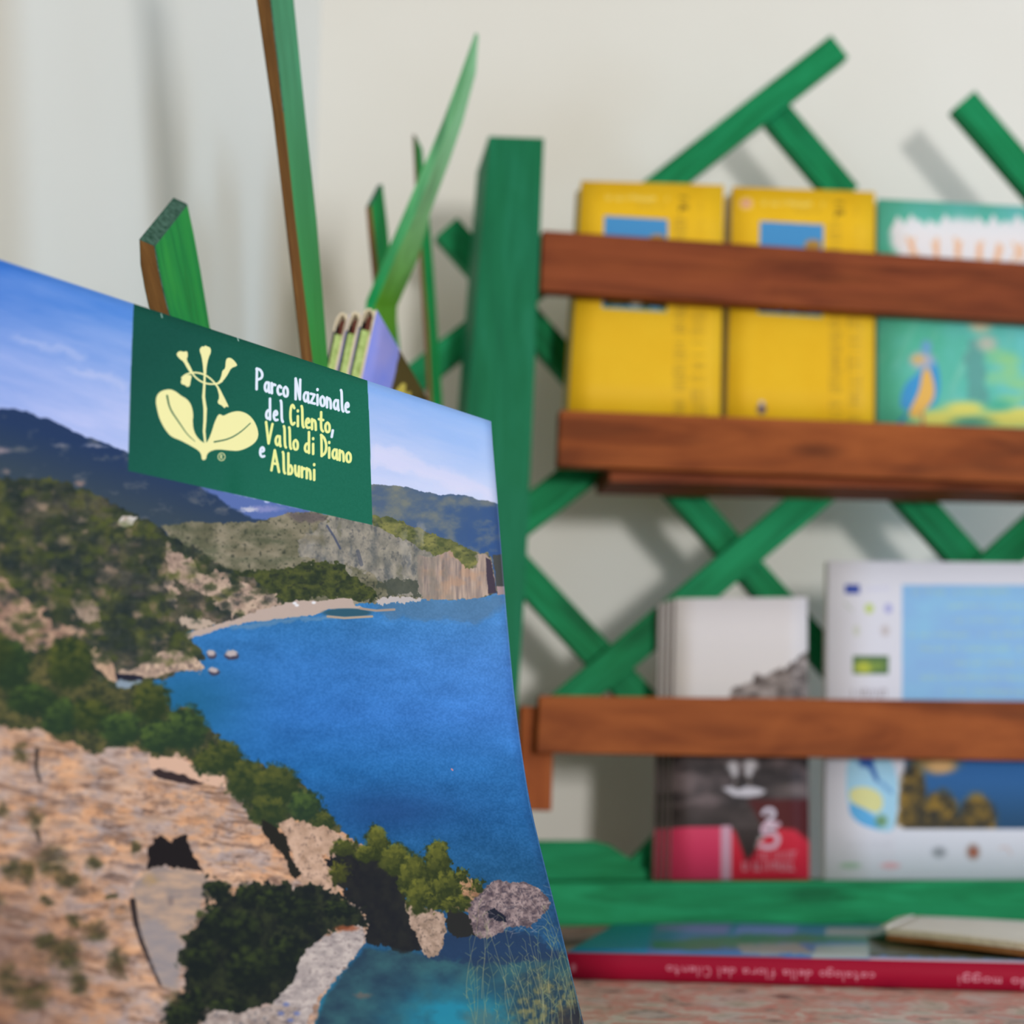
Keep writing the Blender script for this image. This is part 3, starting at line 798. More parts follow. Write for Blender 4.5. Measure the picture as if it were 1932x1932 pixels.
def brochure_paint(cv):
    X, Y = cv.X, cv.Y
    V3 = lambda a: a[..., None]
    # sky
    t = np.clip((Y - (490 + .33 * X)) / 290, 0, 1); xx = np.clip(X / 930, 0, 1)
    t = np.clip(t * (1 + .75 * xx), 0, 1)
    top = lerp(C3(62, 118, 204), C3(148, 186, 240), V3(xx ** .8)); bot = lerp(C3(178, 190, 236), C3(208, 216, 242), V3(xx))
    cl = fbm((X + Y * .2) / 170, (Y - .30 * X) / 34, 2, 5)
    tt = np.clip(t ** .85 + (cl - .5) * .55, 0, 1)
    cv.fill(lerp(top, bot, V3(tt)))
    for pts, a in (([(700, 835), (760, 850), (850, 890), (935, 925), (935, 945), (840, 915), (760, 890), (700, 880)], .55), ([(105, 685), (160, 695), (250, 725), (250, 740), (170, 715)], .35), ([(10, 640), (60, 640), (160, 665), (150, 675), (60, 655)], .3)):
        cv.poly(pts, (222, 218, 240), wob=8, ws=30, a=a, soft=6)
    # far ridge, left
    cv.poly([(-90, 760), (0, 772), (30, 772), (60, 780), (100, 795), (140, 815), (190, 833), (240, 852), (300, 880), (400, 915), (470, 955), (520, 975), (600, 1020), (-90, 1020)], None, wob=3, ws=18,
            tex=lambda c: lerp(lerp(C3(42, 62, 98), C3(60, 74, 88), np.clip((c.Y[..., None] - 790 - .3 * c.X[..., None]) / 90, 0, 1)), C3(112, 114, 118), np.clip(fbm(c.X / 30, c.Y / 16, 1, 5)[..., None] * 3 - 1.85, 0, .7)))
    for x, y, rx, ry, col in ((5, 850, 12, 5, (176, 156, 158)), (115, 840, 14, 3, (130, 130, 140)), (180, 842, 22, 3, (150, 152, 170)), (150, 912, 10, 4, (168, 138, 128)), (12, 890, 8, 4, (150, 132, 128))):
        cv.ell(x, y, rx, ry, col, .5, .7, wob=4)
    cv.poly([(375, 915), (500, 945), (712, 990), (712, 1005), (560, 1000), (470, 975), (430, 952)], (92, 114, 172), wob=3, soft=2)
    cv.ell(500, 960, 30, 5, (150, 150, 196), .5, .7, wob=4); cv.ell(470, 962, 16, 4, (206, 204, 214), .4, .8, wob=5, ws=4)
    # right ridge
    def rid(c):
        n = fbm(c.X / 34, c.Y / 22, 4, 5)[..., None]; b_ = np.clip((c.X[..., None] - 740 + (c.Y[..., None] - 940) * .6) / 230, 0, 1)
        return lerp(lerp(C3(86, 104, 128), C3(124, 128, 120), np.clip(n * 2.6 - .8, 0, 1)), lerp(C3(60, 90, 138), C3(116, 124, 128), np.clip(n * 3 - 1.4, 0, 1)), b_)
    cv.poly([(690, 912), (730, 916), (765, 918), (792, 926), (832, 934), (850, 931), (876, 934), (910, 944), (960, 956), (990, 970), (990, 1125), (690, 1100)], None, wob=2, ws=10, tex=rid)
    cv.poly([(930, 1045), (975, 1050), (985, 1130), (936, 1120)], (78, 80, 78), wob=2)
    # sea
    def sea(c):
        y = c.Y; ks = [1100, 1160, 1250, 1350, 1450, 1550, 1650, 1750, 1850, 1960, 2100]
        col = np.stack([np.interp(y, ks, v) for v in ([56, 54, 58, 54, 40, 34, 38, 42, 46, 44, 44], [122, 116, 120, 116, 106, 94, 90, 80, 106, 128, 128], [176, 172, 188, 188, 168, 148, 132, 116, 138, 150, 150])], -1) / 255.
        r = np.clip((c.X - 600) / 380, 0, 1) * np.clip(1 - (y - 1120) / 520, 0, 1)
        col = col + r[..., None] * C3(30, 24, 28)
        n = fbm(c.X / 60, c.Y / 26, 3, 4); col = col + (n[..., None] - .5) * C3(16, 26, 36)
        n2 = vnoise(c.X / 3.0, c.Y / 2.6, 5); col = col + (n2[..., None] - .5) * C3(14, 16, 20)
        sh = np.exp(-(((c.X - 350) / 120) ** 2 + ((c.Y - 1330) / 90) ** 2)); col = lerp(col, C3(30, 98, 128), sh[..., None] * .7)
        dk = np.exp(-(((c.X - 740) / 120) ** 2 + ((c.Y - 1530) / 40) ** 2)); col = lerp(col, C3(34, 62, 112), dk[..., None] * .5)
        return col.astype(np.float32)
    cv.poly([(-100, 1122), (700, 1128), (1010, 1118), (1300, 1118), (1300, 2200), (-100, 2200)], None, tex=sea)
    cv.poly([(700, 1130), (930, 1125), (960, 1140), (900, 1175), (720, 1165)], (96, 116, 132), wob=6, ws=20, soft=6, a=.45)
    # middle mountain
    def mtn(c):
        n = fbm(c.X / 26, c.Y / 18, 5, 5)[..., None]; f = vnoise(c.X / 4.2, c.Y / 3.4, 2)[..., None]
        col = lerp(C3(98, 98, 78), C3(146, 138, 118), np.clip(n * 2.2 - .6, 0, 1))
        return lerp(col, C3(56, 60, 52), np.clip(f * 3 - 2.05, 0, .75))
    cv.poly([(305, 992), (360, 985), (420, 985), (480, 985), (520, 975), (545, 967), (600, 966), (640, 975), (700, 972), (760, 984), (800, 1000), (840, 1016), (870, 1032), (895, 1040), (905, 1045), (920, 1042), (930, 1060), (938, 1115), (915, 1126), (860, 1130), (760, 1132), (700, 1138), (560, 1146), (500, 1140), (400, 1090), (330, 1020)], None, wob=3, ws=10, tex=mtn)
    cv.poly([(540, 966), (600, 968), (620, 978), (600, 985), (560, 985)], (98, 88, 92), wob=4, a=.7, soft=3)
    rock = lambda lo_, hi_, dk, sx, sy, k=0, dth=2.0: (lambda c: lerp(lerp(C3(*lo_), C3(*hi_), np.clip(fbm(c.X / sx, c.Y / sy, k, 5)[..., None] * 2.2 - .6, 0, 1)), C3(*dk), np.clip(fbm(c.X / (sx * .42), c.Y / (sy * .42), k + 2, 4)[..., None] * 3.2 - dth * .75 - .35, 0, .62)))
    cv.poly([(625, 975), (700, 985), (760, 1010), (800, 1035), (840, 1050), (810, 1080), (792, 1128), (735, 1110), (700, 1080), (640, 1062), (570, 1050), (560, 1020)], None, wob=9, ws=16, a=.75, tex=rock((124, 122, 118), (172, 164, 152), (78, 82, 92), 12, 16, 1))
    cv.poly([(700, 968), (760, 984), (840, 1016), (895, 1042), (902, 1060), (885, 1075), (860, 1062), (800, 1038), (740, 1006), (705, 990)], None, wob=5, ws=10, tex=rock((84, 92, 60), (138, 136, 82), (66, 72, 56), 16, 9, 3))
    rr_ = random.Random(21)
    for i in range(46):
        x = rr_.uniform(560, 790); y = rr_.uniform(985, 1090); L = rr_.uniform(14, 46)
        cv.ell(x + L * .3, y + L * .5, L * .12, L * .5, rr_.choice([(86, 92, 96), (170, 162, 150), (104, 104, 84), (74, 82, 92), (182, 176, 166)]), .8, .5, wob=8, ws=9)
    for i in range(40):
        x = rr_.uniform(320, 600); y = rr_.uniform(992, 1060)
        cv.ell(x, y, rr_.uniform(8, 26), rr_.uniform(2, 6), rr_.choice([(92, 98, 76), (138, 128, 106), (110, 104, 84), (78, 86, 66)]), .9, .45, wob=6, ws=8)
    cv.line([(617, 992), (630, 1012), (642, 1035)], 4, (72, 80, 104), .8); cv.line([(675, 1040), (682, 1065)], 7, (76, 82, 98), .6)
    cv.poly([(395, 1080), (440, 1078), (500, 1078), (590, 1058), (625, 1060), (660, 1082), (705, 1112), (712, 1134), (670, 1134), (645, 1128), (600, 1128), (560, 1142), (520, 1146), (460, 1122)], None, wob=8, ws=12, tex=rock((48, 58, 42), (86, 92, 50), (38, 44, 44), 12, 9, 4))
    cv.poly([(710, 1100), (745, 1090), (790, 1100), (792, 1125), (760, 1118), (735, 1122)], (72, 78, 68), wob=8, ws=9, a=.8)
    def cliff(c):
        n = fbm(c.X / 5.5, c.Y / 60, 6, 4)[..., None]; m = fbm(c.X / 20, c.Y / 18, 2, 3)[..., None]
        col = lerp(lerp(C3(126, 114, 112), C3(188, 166, 150), np.clip(n * 2.2 - .5, 0, 1)), C3(190, 150, 120), np.clip(m * 2.4 - 1.2, 0, .5))
        g = np.clip((850 - c.X[..., None]) / 70 + (fbm(c.X / 12, c.Y / 22, 3, 3)[..., None] - .5) * 1.6, 0, 1)
        return lerp(col, C3(128, 122, 114), g * .85)
    cv.poly([(788, 1048), (812, 1052), (850, 1040), (880, 1072), (900, 1070), (903, 1046), (916, 1046), (926, 1058), (936, 1108), (920, 1122), (900, 1130), (850, 1131), (800, 1131), (788, 1115)], None, wob=3, ws=8, tex=cliff)
    cv.poly([(916, 1052), (926, 1056), (936, 1118), (921, 1121)], (74, 64, 76), wob=1)
    cv.poly([(708, 1134), (725, 1126), (760, 1126), (800, 1130), (790, 1136), (740, 1138), (712, 1142)], (188, 180, 178), wob=4, ws=6)
    cv.poly([(936, 1105), (970, 1108), (970, 1122), (938, 1122)], (176, 150, 148), wob=2)
    # near hillside, left
    def hill(c):
        n = fbm(c.X / 46 + c.Y / 90, c.Y / 34 - c.X / 80, 0, 5)[..., None]; m = fbm(c.X / 18, c.Y / 20, 3, 5)[..., None]; w_ = fbm(c.X / 24 + 9, c.Y / 22, 6, 4)[..., None]
        f = fbm(c.X / 7, c.Y / 6, 2, 3)[..., None]
        col = lerp(C3(50, 58, 52), C3(88, 92, 54), np.clip(n * 2.4 - .75, 0, 1)); col = lerp(col, C3(40, 50, 50), np.clip(m * 3.0 - 1.35, 0, .75))
        col = lerp(col, C3(92, 84, 80), np.clip(fbm(c.X / 70 + 3, c.Y / 50, 5, 3)[..., None] * 3 - 1.7, 0, .5))
        col = lerp(col, C3(142, 120, 104), np.clip(w_ * 3.6 - 2.15, 0, .65))
        return col + (f - .5) * .09
    cv.poly([(-100, 880), (0, 900), (40, 905), (90, 903), (130, 912), (180, 932), (235, 960), (290, 985), (320, 1010), (370, 1035), (410, 1062), (450, 1082), (500, 1105), (545, 1140), (500, 1155), (440, 1172), (350, 1198), (378, 1225), (388, 1245), (330, 1275), (270, 1290), (240, 1320), (-100, 1320)], None, wob=7, ws=14, tex=hill)
    cv.poly([(222, 990), (228, 976), (240, 972), (258, 976), (250, 990), (240, 994)], (206, 200, 196), wob=2, ws=6)
    RK = rock((150, 128, 116), (196, 172, 152), (88, 82, 70), 14, 13, 5)
    cv.poly([(310, 1025), (322, 1022), (330, 1040), (362, 1050), (372, 1075), (400, 1085), (410, 1072), (425, 1090), (450, 1100), (480, 1108), (520, 1125), (530, 1142), (470, 1158), (440, 1160), (390, 1135), (372, 1110), (350, 1108), (330, 1095), (335, 1148), (322, 1150), (312, 1100), (318, 1070)], None, wob=9, ws=13, tex=RK)
    cv.poly([(335, 1120), (370, 1112), (400, 1130), (410, 1150), (440, 1155), (420, 1170), (380, 1160), (335, 1158)], None, wob=7, ws=10, tex=hill)
    cv.poly([(340, 1165), (380, 1165), (410, 1175), (380, 1188), (352, 1192)], (184, 166, 150), wob=6, ws=9)
    cv.poly([(-90, 1080), (10, 1095), (30, 1105), (45, 1130), (60, 1140), (80, 1150), (100, 1175), (150, 1185), (160, 1200), (110, 1215), (60, 1230), (20, 1210), (-90, 1200)], None, wob=10, ws=14, tex=rock((140, 112, 98), (190, 158, 134), (92, 80, 76), 16, 12, 2))
    cv.poly([(130, 1128), (165, 1135), (190, 1148), (185, 1180), (160, 1175), (140, 1150)], None, wob=9, ws=12, tex=RK, a=.85)
    cv.poly([(165, 1215), (185, 1232), (210, 1245), (222, 1270), (222, 1290), (205, 1285), (175, 1250)], None, wob=5, ws=10, tex=rock((176, 146, 124), (206, 174, 146), (120, 100, 88), 12, 12, 1))
    cv.poly([(222, 1262), (245, 1266), (275, 1250), (300, 1232), (325, 1225), (350, 1235), (372, 1242), (385, 1258), (380, 1268), (350, 1262), (320, 1270), (290, 1276), (255, 1280), (222, 1276)], None, wob=4, ws=8, tex=rock((156, 134, 120), (204, 178, 156), (70, 62, 66), 9, 8, 3))
    cv.poly([(218, 1270), (240, 1271), (272, 1276), (268, 1284), (220, 1284)], (38, 38, 52), wob=2)
    cv.poly([(215, 1285), (270, 1284), (262, 1296), (225, 1298)], (136, 152, 166), wob=4, soft=2)
    for x, y, rx, ry in ((400, 1233, 9, 8), (437, 1234, 13, 8), (404, 1265, 11, 7)):
        cv.ell(x, y + 3, rx, ry, (70, 66, 84), .2, wob=2); cv.ell(x - 1, y - 1, rx * .85, ry * .7, (186, 174, 174), .25, wob=3, ws=5)
    # beach and breakwaters
    cv.poly([(345, 1198), (372, 1190), (400, 1182), (430, 1172), (470, 1158), (520, 1142), (560, 1132), (600, 1135), (640, 1128), (662, 1130), (672, 1142), (690, 1148), (660, 1151), (620, 1150), (600, 1160), (540, 1166), (480, 1172), (430, 1182), (390, 1196), (356, 1206)], (186, 168, 158), wob=2.5, ws=10)
    cv.poly([(430, 1182), (540, 1166), (640, 1160), (660, 1166), (560, 1172), (440, 1190)], (118, 148, 172), wob=3, soft=2, a=.5)
    cv.ell(655, 1156, 46, 8, (52, 92, 112), .15); cv.line([(618, 1163), (650, 1166), (702, 1163)], 4.5, (176, 158, 140)); cv.line([(680, 1148), (710, 1152), (744, 1150)], 4.5, (166, 148, 136))
    for x, y in ((560, 1142), (592, 1137), (556, 1138)): cv.ell(x, y, 4, 2.5, (226, 226, 230), .3)
    hillp = [(0, 915), (90, 905), (235, 962), (320, 1012), (410, 1064), (500, 1108), (530, 1135), (430, 1165), (350, 1195), (380, 1240), (250, 1262), (60, 1225), (0, 1190)]
    def inside_pt(x, y, P):
        c_ = False
        for i in range(len(P)):
            a, b_ = P[i], P[(i + 1) % len(P)]
            if (a[1] > y) != (b_[1] > y) and x < (b_[0] - a[0]) * (y - a[1]) / (b_[1] - a[1]) + a[0]: c_ = not c_
        return c_
    rr_ = random.Random(8); hw = cv.win(-20, 890, 560, 1300)
    for i in range(520):
        x = rr_.uniform(0, 530); y = rr_.uniform(905, 1262)
        if not inside_pt(x, y, hillp): continue
        q = rr_.uniform(.6, 1.4)
        hw.ell(x, y, 9 * q, 5 * q, rr_.choice([(48, 58, 46), (56, 66, 44), (84, 92, 46), (72, 80, 50), (44, 52, 52), (60, 64, 58)] + ([(160, 138, 120)] if i % 3 == 0 else [])), .6, .6, wob=6, ws=7)
    # foreground cliff mass
    def cliff2(c):
        n = fbm(c.X / 60, c.Y / 26, 0, 5)[..., None]; g = fbm(c.X / 30 + 5, c.Y / 16, 2, 5)[..., None]; d = fbm(c.X / 11, c.Y / 8, 4, 5)[..., None]; dd = fbm(c.X / 26, c.Y / 18 + 3, 6, 5)[..., None]
        u_ = c.X * .97 + c.Y * .22; v_ = c.Y * .97 - c.X * .16
        st = fbm(u_ / 52, v_ / 9, 1, 5)[..., None]; st2 = fbm(u_ / 20, v_ / 4.5, 5, 4)[..., None]
        col = lerp(C3(206, 158, 122), C3(186, 164, 154), np.clip(n * 3 - 1, 0, 1)); col = lerp(col, C3(226, 180, 142), np.clip(g * 3.4 - 1.9, 0, .65))
        col = lerp(col, C3(156, 148, 152), np.clip(dd * 3.2 - 1.75, 0, .6)); col = lerp(col, C3(116, 90, 76), np.clip(st * 3.6 - 2.0, 0, .6))
        col = lerp(col, C3(104, 82, 74), np.clip(d * 3.2 - 1.95, 0, .5)); col = col + (st2 - .5) * .14
        lft = np.clip((260 - c.X[..., None]) / 260, 0, 1) * np.clip((c.Y[..., None] - 1620) / 160, 0, 1)
        return lerp(col, C3(108, 76, 60), lft * .55)
    cv.poly([(-120, 1330), (60, 1360), (200, 1400), (330, 1410), (440, 1450), (470, 1530), (500, 1545), (560, 1540), (620, 1560), (650, 1575), (700, 1605), (640, 1640), (650, 1690), (700, 1720), (690, 1780), (640, 1840), (600, 1900), (560, 2200), (-120, 2200)], None, wob=6, ws=12, tex=cliff2)
    for x, y, rx, ry in ((66, 1543, 14, 20), (39, 1422, 16, 16), (100, 1627, 30, 26), (175, 1628, 16, 16), (259, 1600, 9, 10), (127, 1802, 26, 28), (182, 1757, 22, 18), (222, 1818, 16, 24), (90, 1778, 24, 14), (60, 1877, 30, 26), (6, 1530, 14, 16), (130, 1660, 22, 14), (20, 1640, 22, 18), (52, 1648, 12, 22), (15, 1850, 22, 30), (85, 1700, 12, 10), (150, 1855, 20, 22), (334, 1905, 20, 28), (210, 1690, 12, 5), (-30, 1700, 30, 30), (140, 1740, 14, 12)):
        cv.ell(x, y, rx, ry, None, .45, .85, wob=12, ws=12, tex=lambda c: lerp(C3(46, 46, 38), C3(82, 80, 44), fbm(c.X / 9, c.Y / 9, 3, 3)[..., None]))
    r = random.Random(11)
    for i in range(90):
        x = r.uniform(10, 470); y = r.uniform(1400, 1640) + x * .12
        cv.ell(x, y, r.uniform(5, 22), r.uniform(1.2, 3), r.choice([(110, 84, 70), (84, 66, 60), (196, 162, 130), (150, 144, 150)]), .5, .55, wob=5, ws=9)
    cw = cv.win(-20, 1350, 660, 2000)
    for i in range(340):
        x = r.uniform(0, 560); y = r.uniform(1400, 1930)
        q = r.uniform(.5, 1.5); low = y > 1660 and x < 250
        if x > 400 + (y - 1440) * .9 or (x > 240 and y > 1640): continue
        cw.ell(x, y, 16 * q, 4.5 * q, r.choice([(92, 66, 54), (120, 88, 70), (134, 104, 88), (70, 58, 46), (172, 132, 104)] if low else [(122, 94, 80), (150, 138, 136), (210, 170, 138), (192, 150, 116), (104, 84, 76), (170, 156, 150)]), .8, .42, wob=9, ws=10)
    cv.line([(70, 1415), (68, 1450), (76, 1475)], 9, (52, 44, 40), .8, 5); cv.line([(70, 1570), (76, 1590)], 10, (44, 44, 42), .7, 4)
    cv.poly([(280, 1448), (286, 1425), (300, 1422), (325, 1428), (350, 1432), (362, 1445), (400, 1455), (425, 1470), (425, 1485), (400, 1482), (380, 1478), (340, 1458), (292, 1450)], (212, 176, 154), wob=5, ws=10)
    cv.poly([(286, 1453), (300, 1452), (340, 1460), (368, 1472), (385, 1480), (360, 1481), (330, 1474), (300, 1468), (288, 1462)], (58, 46, 46), wob=2)
    cv.poly([(281, 1600), (295, 1578), (312, 1580), (325, 1592), (335, 1576), (352, 1575), (358, 1595), (370, 1625), (384, 1642), (340, 1641), (310, 1634), (280, 1645)], (34, 28, 28), wob=4, ws=8)
    cv.poly([(254, 1675), (270, 1648), (295, 1635), (320, 1640), (352, 1637), (385, 1652), (395, 1668), (380, 1700), (372, 1740), (348, 1772), (336, 1810), (335, 1868), (306, 1862), (290, 1830), (268, 1770), (250, 1710)], None, wob=4, ws=12, tex=lambda c: lerp(C3(150, 136, 130), C3(188, 160, 138), np.clip(fbm(c.X / 30, c.Y / 10, 1, 5)[..., None] * 2.4 - .7, 0, 1)))
    cv.line([(250, 1700), (256, 1740), (268, 1780), (285, 1820), (302, 1858)], 12, (46, 38, 38), .92, 5)
    cv.poly([(262, 1745), (300, 1735), (345, 1775), (335, 1868), (306, 1862), (290, 1830)], (146, 142, 148), wob=6, ws=14, soft=6, a=.6)
    cv.ell(285, 1660, 14, 9, (176, 146, 104), .6, .7, wob=6)
    cv.ell(322, 1700, 6, 8, (120, 108, 108), .5, .7)
    # upper tree band
    veg = rock((64, 70, 46), (104, 98, 62), (44, 52, 44), 22, 18, 4, 1.5)
    cv.poly([(-100, 1170), (-20, 1190), (20, 1215), (45, 1240), (90, 1230), (110, 1208), (135, 1202), (160, 1225), (175, 1265), (190, 1290), (230, 1300), (262, 1290), (285, 1285), (305, 1300), (318, 1340), (350, 1335), (372, 1340), (390, 1372), (420, 1400), (440, 1408), (455, 1430), (500, 1446), (540, 1448), (560, 1470), (580, 1490), (600, 1520), (625, 1540), (645, 1570), (600, 1566), (560, 1545), (540, 1560), (500, 1560), (470, 1535), (440, 1480), (415, 1462), (380, 1450), (340, 1425), (290, 1425), (250, 1408), (210, 1412), (180, 1425), (150, 1405), (110, 1395), (80, 1375), (40, 1375), (-100, 1350)], None, wob=7, ws=9, tex=veg)
    def crown(x, y, rx, ry, dark=(46, 58, 38), lite=(92, 98, 48), n=26, seed=0):
        rr = random.Random(int(x * 7 + y)); cv.ell(x, y, rx, ry, dark, .18, wob=16, ws=8)
        for i in range(int(n * 2.2)):
            a = rr.uniform(0, 6.28); q = math.sqrt(rr.random()) * .98
            cx, cy = x + rx * q * math.cos(a), y + ry * q * math.sin(a)
            w_ = max(0, min(1, .5 - (cy - y) / (1.7 * ry) - (cx - x) / (4 * rx) + rr.uniform(-.3, .25)))
            cv.ell(cx, cy, rx * rr.uniform(.1, .2), ry * rr.uniform(.07, .15), tuple(lerp(np.array(dark), np.array(lite), w_)), .7, .6, wob=5, ws=4)
    for x, y, rx, ry in ((20, 1255, 38, 45), (-40, 1230, 60, 50), (132, 1250, 42, 48), (285, 1325, 34, 38), (170, 1350, 40, 30), (110, 1350, 34, 34), (60, 1320, 44, 30), (350, 1375, 38, 40), (230, 1375, 40, 32), (420, 1425, 34, 28), (300, 1390, 34, 30), (460, 1470, 34, 40), (520, 1480, 42, 36), (505, 1530, 36, 30), (575, 1520, 32, 30), (610, 1550, 22, 18), (395, 1440, 30, 22)):
        crown(x, y, rx, ry, *rr_.choice([((42, 60, 42), (88, 108, 52)), ((46, 60, 38), (100, 102, 48)), ((40, 56, 40), (74, 94, 48))]), n=30)
    # lower outcrop
    RO = rock((170, 140, 118), (204, 172, 150), (100, 84, 76), 14, 15, 6)
    cv.poly([(525, 1555), (545, 1545), (580, 1553), (610, 1560), (640, 1572), (665, 1590), (640, 1610), (610, 1615), (625, 1650), (645, 1690), (640, 1705), (600, 1690), (570, 1660), (545, 1600)], None, wob=6, ws=10, tex=RO)
    cv.poly([(495, 1545), (520, 1560), (540, 1580), (552, 1620), (568, 1648), (560, 1656), (548, 1650), (535, 1610), (510, 1590), (495, 1565)], (40, 38, 32), wob=4, ws=8)
    def dark(c): return lerp(C3(30, 34, 34), C3(52, 58, 40), np.clip(fbm(c.X / 14, c.Y / 14, 1, 4)[..., None] * 2.4 - .7, 0, 1))
    cv.poly([(618, 1625), (640, 1600), (690, 1600), (750, 1625), (770, 1700), (790, 1740), (802, 1790), (770, 1795), (720, 1788), (690, 1770), (690, 1740), (660, 1700), (635, 1670)], None, wob=12, ws=12, tex=lambda c: lerp(C3(30, 30, 36), C3(46, 46, 42), fbm(c.X / 14, c.Y / 14, 1, 3)[..., None]))
    cv.poly([(388, 1668), (400, 1660), (425, 1668), (442, 1690), (470, 1672), (500, 1660), (530, 1662), (560, 1668), (600, 1664), (620, 1680), (650, 1690), (690, 1725), (695, 1745), (640, 1758), (610, 1775), (585, 1800), (575, 1830), (550, 1862), (530, 1888), (480, 1900), (440, 1908), (400, 1900), (365, 1885), (342, 1850), (340, 1800), (352, 1770), (375, 1745), (385, 1715), (405, 1700)], None, wob=15, ws=15, tex=dark)
    for x, y, rx, ry in ((364, 1900, 26, 40), (330, 1925, 22, 30), (430, 1905, 40, 22), (410, 1680, 26, 18), (470, 1690, 24, 22), (400, 1740, 30, 30), (450, 1760, 40, 40), (520, 1700, 34, 24), (380, 1810, 30, 40), (470, 1830, 44, 44), (560, 1720, 36, 30), (640, 1715, 30, 18), (540, 1800, 34, 40)):
        crown(x, y, rx, ry, (28, 34, 32), (66, 78, 40), 18)
    crown(650, 1600, 26, 16, (54, 60, 34), (104, 110, 44))
    crown(640, 1645, 16, 22, (60, 64, 34), (112, 112, 40))
    # pale slab of rock and little beach
    cv.poly([(575, 1795), (600, 1775), (630, 1762), (680, 1744), (688, 1765), (684, 1785), (660, 1815), (640, 1840), (610, 1870), (590, 1900), (570, 1960), (560, 2200), (460, 2200), (490, 1960), (515, 1890), (545, 1865), (560, 1830)], None, wob=5, ws=9, tex=rock((160, 150, 148), (196, 184, 178), (116, 106, 108), 16, 10, 2))
    cv.ell(655, 1752, 22, 5, (150, 84, 56), .4, .8, wob=3)
    cv.poly([(400, 1905), (460, 1910), (520, 1892), (560, 1900), (540, 2000), (500, 2200), (300, 2200), (380, 1930)], None, wob=6, ws=12, tex=rock((140, 126, 120), (188, 174, 166), (76, 80, 92), 14, 10, 5))
    for x, y in ((540, 1895), (560, 1912), (530, 1912), (548, 1925)): cv.ell(x, y, 6, 4, (92, 110, 170), .4, .7)
    # bay water glints
    cv.poly([(600, 1925), (620, 1870), (690, 1790), (790, 1800), (860, 1810), (1000, 1800), (1130, 1800), (1200, 2200), (560, 2200)], None, soft=4, wob=5, ws=20,
            tex=lambda c: lerp(lerp(C3(44, 66, 84), C3(58, 96, 104), np.clip(fbm(c.X / 40, c.Y / 26, 3, 5)[..., None] * 2 - .5, 0, 1)), C3(40, 138, 164), np.clip(np.exp(-(((c.X - 860) / 110) ** 2 + ((c.Y - 1925) / 60) ** 2))[..., None] * (.5 + fbm(c.X / 30, c.Y / 20, 6, 3)[..., None]), 0, .9)))
    cv.poly([(790, 1770), (900, 1745), (1000, 1760), (1065, 1800), (1040, 1815), (900, 1818), (800, 1808)], (40, 58, 88), wob=6, ws=14, soft=5, a=.85)
    cv.ell(685, 1878, 16, 5, (120, 100, 92), .5, .6, wob=4)
    # the point: trees and rocks
    cv.poly([(765, 1700), (790, 1706), (820, 1716), (838, 1722), (842, 1760), (835, 1792), (816, 1808), (796, 1796), (788, 1770), (772, 1740)], None, wob=4, ws=8, tex=rock((146, 124, 108), (190, 164, 146), (74, 66, 62), 9, 9, 3))
    cv.poly([(840, 1700), (870, 1720), (905, 1735), (900, 1765), (860, 1768), (842, 1750)], (44, 42, 40), wob=4)
    cv.poly([(845, 1650), (880, 1655), (905, 1672), (915, 1690), (890, 1720), (850, 1715), (835, 1690)], None, wob=5, tex=rock((140, 104, 80), (186, 146, 112), (70, 74, 44), 12, 10, 1, 1.6))
    cv.poly([(885, 1705), (905, 1685), (930, 1664), (955, 1662), (985, 1666), (1010, 1672), (1032, 1690), (1038, 1712), (1020, 1735), (1000, 1750), (975, 1745), (955, 1752), (930, 1768), (905, 1770), (888, 1750)], None, wob=5, ws=8, tex=rock((98, 84, 88), (164, 144, 142), (64, 58, 70), 8, 8, 6, 1.7))
    cv.poly([(920, 1718), (935, 1714), (952, 1728), (960, 1742), (940, 1738), (922, 1732)], (34, 36, 50), wob=3)
    cv.poly([(688, 1600), (700, 1580), (712, 1570), (726, 1590), (740, 1606), (762, 1626), (784, 1622), (800, 1632), (808, 1604), (822, 1590), (838, 1604), (848, 1636), (870, 1648), (872, 1680), (860, 1705), (842, 1725), (810, 1716), (780, 1706), (758, 1690), (745, 1650)], None, wob=9, ws=9, tex=rock((52, 60, 32), (104, 106, 46), (38, 44, 30), 9, 10, 4, 1.6))
    for x, y, rx, ry, nn in ((712, 1590, 20, 32, 26), (745, 1622, 28, 30, 26), (780, 1645, 22, 36, 26), (826, 1622, 22, 36, 30), (790, 1690, 22, 34, 24), (840, 1668, 22, 26, 20), (872, 1652, 11, 13, 10), (899, 1672, 11, 13, 10), (690, 1612, 20, 16, 14), (860, 1705, 26, 16, 14), (812, 1700, 14, 16, 8)):
        crown(x, y, rx, ry, (50, 58, 30), (122, 122, 50), nn * 2)
    # dry stems and scrub in the corner
    cv.ell(1040, 1905, 74, 66, None, .3, .9, wob=22, ws=10, tex=lambda c: lerp(C3(46, 68, 82), C3(120, 118, 84), np.clip(fbm(c.X / 7, c.Y / 9, 2, 4)[..., None] * 3 - 1, 0, 1)))
    cv.ell(1085, 1935, 40, 36, (52, 50, 56), .4, .85, wob=12, ws=8); cv.ell(910, 1925, 30, 22, (92, 112, 108), .5, .6, wob=12, ws=8)
    r = random.Random(4); sub = cv.win(840, 1650, 1200, 2000)
